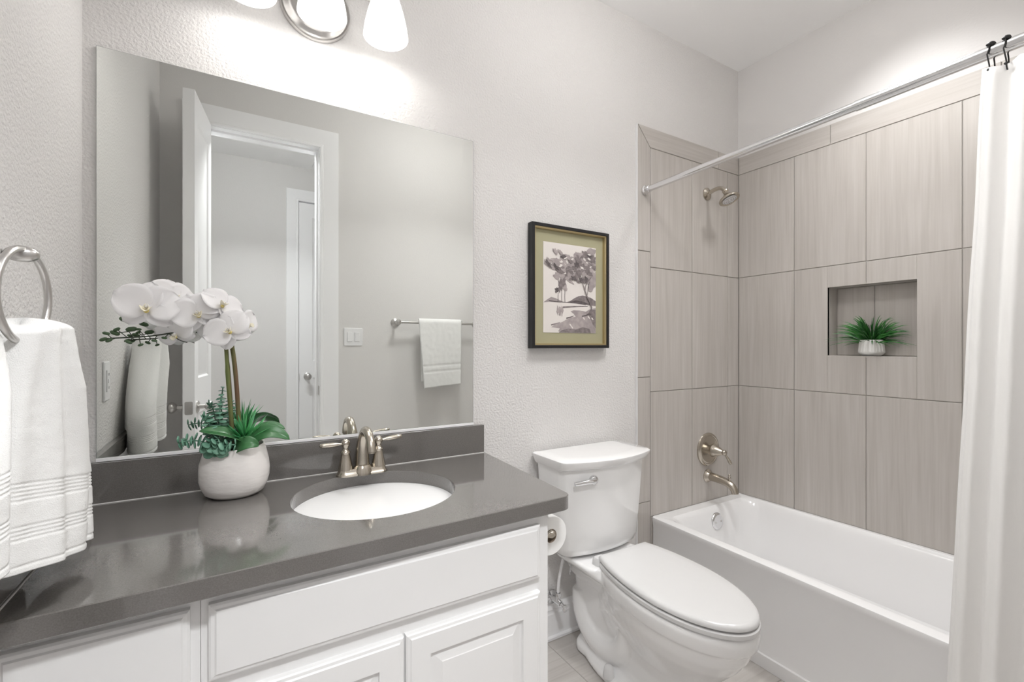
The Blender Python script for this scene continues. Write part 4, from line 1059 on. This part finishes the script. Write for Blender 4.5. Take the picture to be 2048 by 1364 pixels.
# ================================================================ shower rod, hooks, curtain
RX_, RZ0_, RZ1_ = 2.108, 2.052, 2.081
rz = lambda y: RZ0_ + (RZ1_ - RZ0_) * (y / YW)
cr = thing('curtain_rod', 'polished shower curtain rod spanning between the tiled end walls', 'curtain rod', (RX_, -.8, 2.06))
g = G(); g.tube([(RX_, -.03, rz(-.03)), (RX_, -.95, rz(-.95))], .0148, 24); g.tube([(RX_, -.93, rz(-.93)), (RX_, YW + .014, rz(YW))], .0172, 24); g.obj('tube', M['rod'], cr, sharp=40)
for y, s_ in ((-.0112, -1), (YW + .0112, 1)):
    g = G(); g.lathe([(0, 0), (.022, 0), (.023, .004), (.023, .010), (.018, .013), (.0175, .034), (.0155, .036), (0, .036)], 28, aim((RX_, y, rz(y)), (0, s_, 0))); g.obj('end_flange', M['rod'], cr, sharp=40)
# double hooks
def hook():
    g = G(); z = 0
    e = thing('curtain_hook', '', 'hook', (RX_, 0, 0), 'black double curtain hooks on the rod')
    r = .0205
    # wire: front leg down, over the rod, back leg down (local coords, centre of rod at origin)
    arc = [(-r * math.cos(a), 0, r * math.sin(a)) for a in [PI * k / 12 for k in range(13)]]
    front_ = [(-.020, -.004, -.072), (-.0275, -.003, -.066), (-.024, -.0035, -.058), (-.0235, -.003, -.045), (-.024, .001, -.028), (-.0225, .003, -.012)]
    back_ = [(.0225, .002, -.012), (.024, .0, -.028), (.0205, 0, -.045), (.020, 0, -.060), (.026, 0, -.066)]
    g.tube(bez(front_[::1], 12) + arc + bez(back_, 12), .0017, 8, up=(0, 1, 0)); w_ = g.obj('wire', M['blackm'])
    w_.parent = e
    for a_, b2 in (((-.031, -.003, -.058), (-.0225, -.0035, -.070)), ((.030, 0, -.055), (.0265, 0, -.066))):
        g = G(); g.sphere(a_, .0038, 10, (.7, 1.2, 1)); g.tube([a_, b2], .0016, 6); b_ = g.obj('end_button', M['blackm']); b_.parent = e
    for k in range(5):
        a = math.radians(55 + 17 * k + (0)); g = G(); g.sphere((-(r + .001) * math.cos(a), 0, (r + .001) * math.sin(a)), (.0058), 10, (1, 1.5, 1)); c_ = g.obj('roller_bead', M['blackm']); c_.parent = e
    return e
h0 = hook(); kids = list(h0.children)
HL = ['black double curtain hook nearest the exposed rod', 'second black double curtain hook from the exposed rod']
for i, y in enumerate((-1.250, -1.279, -1.325, -1.375, -1.43, -1.49)):
    if i == 0: e = h0
    else:
        e = h0.copy(); COL.objects.link(e)
        for c in kids: k = c.copy(); COL.objects.link(k); k.parent = e
    e.location = (RX_, y, rz(y)); e.rotation_euler = (0, 0, .1 * ((i % 2) - .5))
    e['label'] = HL[i] if i < 2 else ('third', 'fourth', 'fifth', 'sixth')[i - 2] + ' black double curtain hook from the exposed rod'
# curtain
g = G()
ZC0, ZC1 = 2.022, .288
def curt(u, v):
    z = ZC0 + (ZC1 - ZC0) * v
    ya = -1.236 + .078 * v + .0015 * math.sin(v * 21) * (1 - v)
    yb = -1.50 - .0 * v
    nf = 4.2
    s_ = u + .01 * math.sin(u * 9 + v)
    y = ya + (yb - ya) * s_
    A = .013 + .010 * v
    x = 2.078 + A * math.cos(2 * PI * nf * u ** .9) + .006 * math.sin(11 * u + 1.2 * v) - .010 * v
    if u < .03: x -= .004
    zz = z + .006 * math.cos(2 * PI * nf * u) * (1 - v) 
    return (x, y, zz)
g.grid(curt, 160, 90)
tag(g.obj('shower_curtain', M['curtain'], solid=.0018, sharp=0), 'white fabric shower curtain gathered at the right end of the rod', 'curtain')
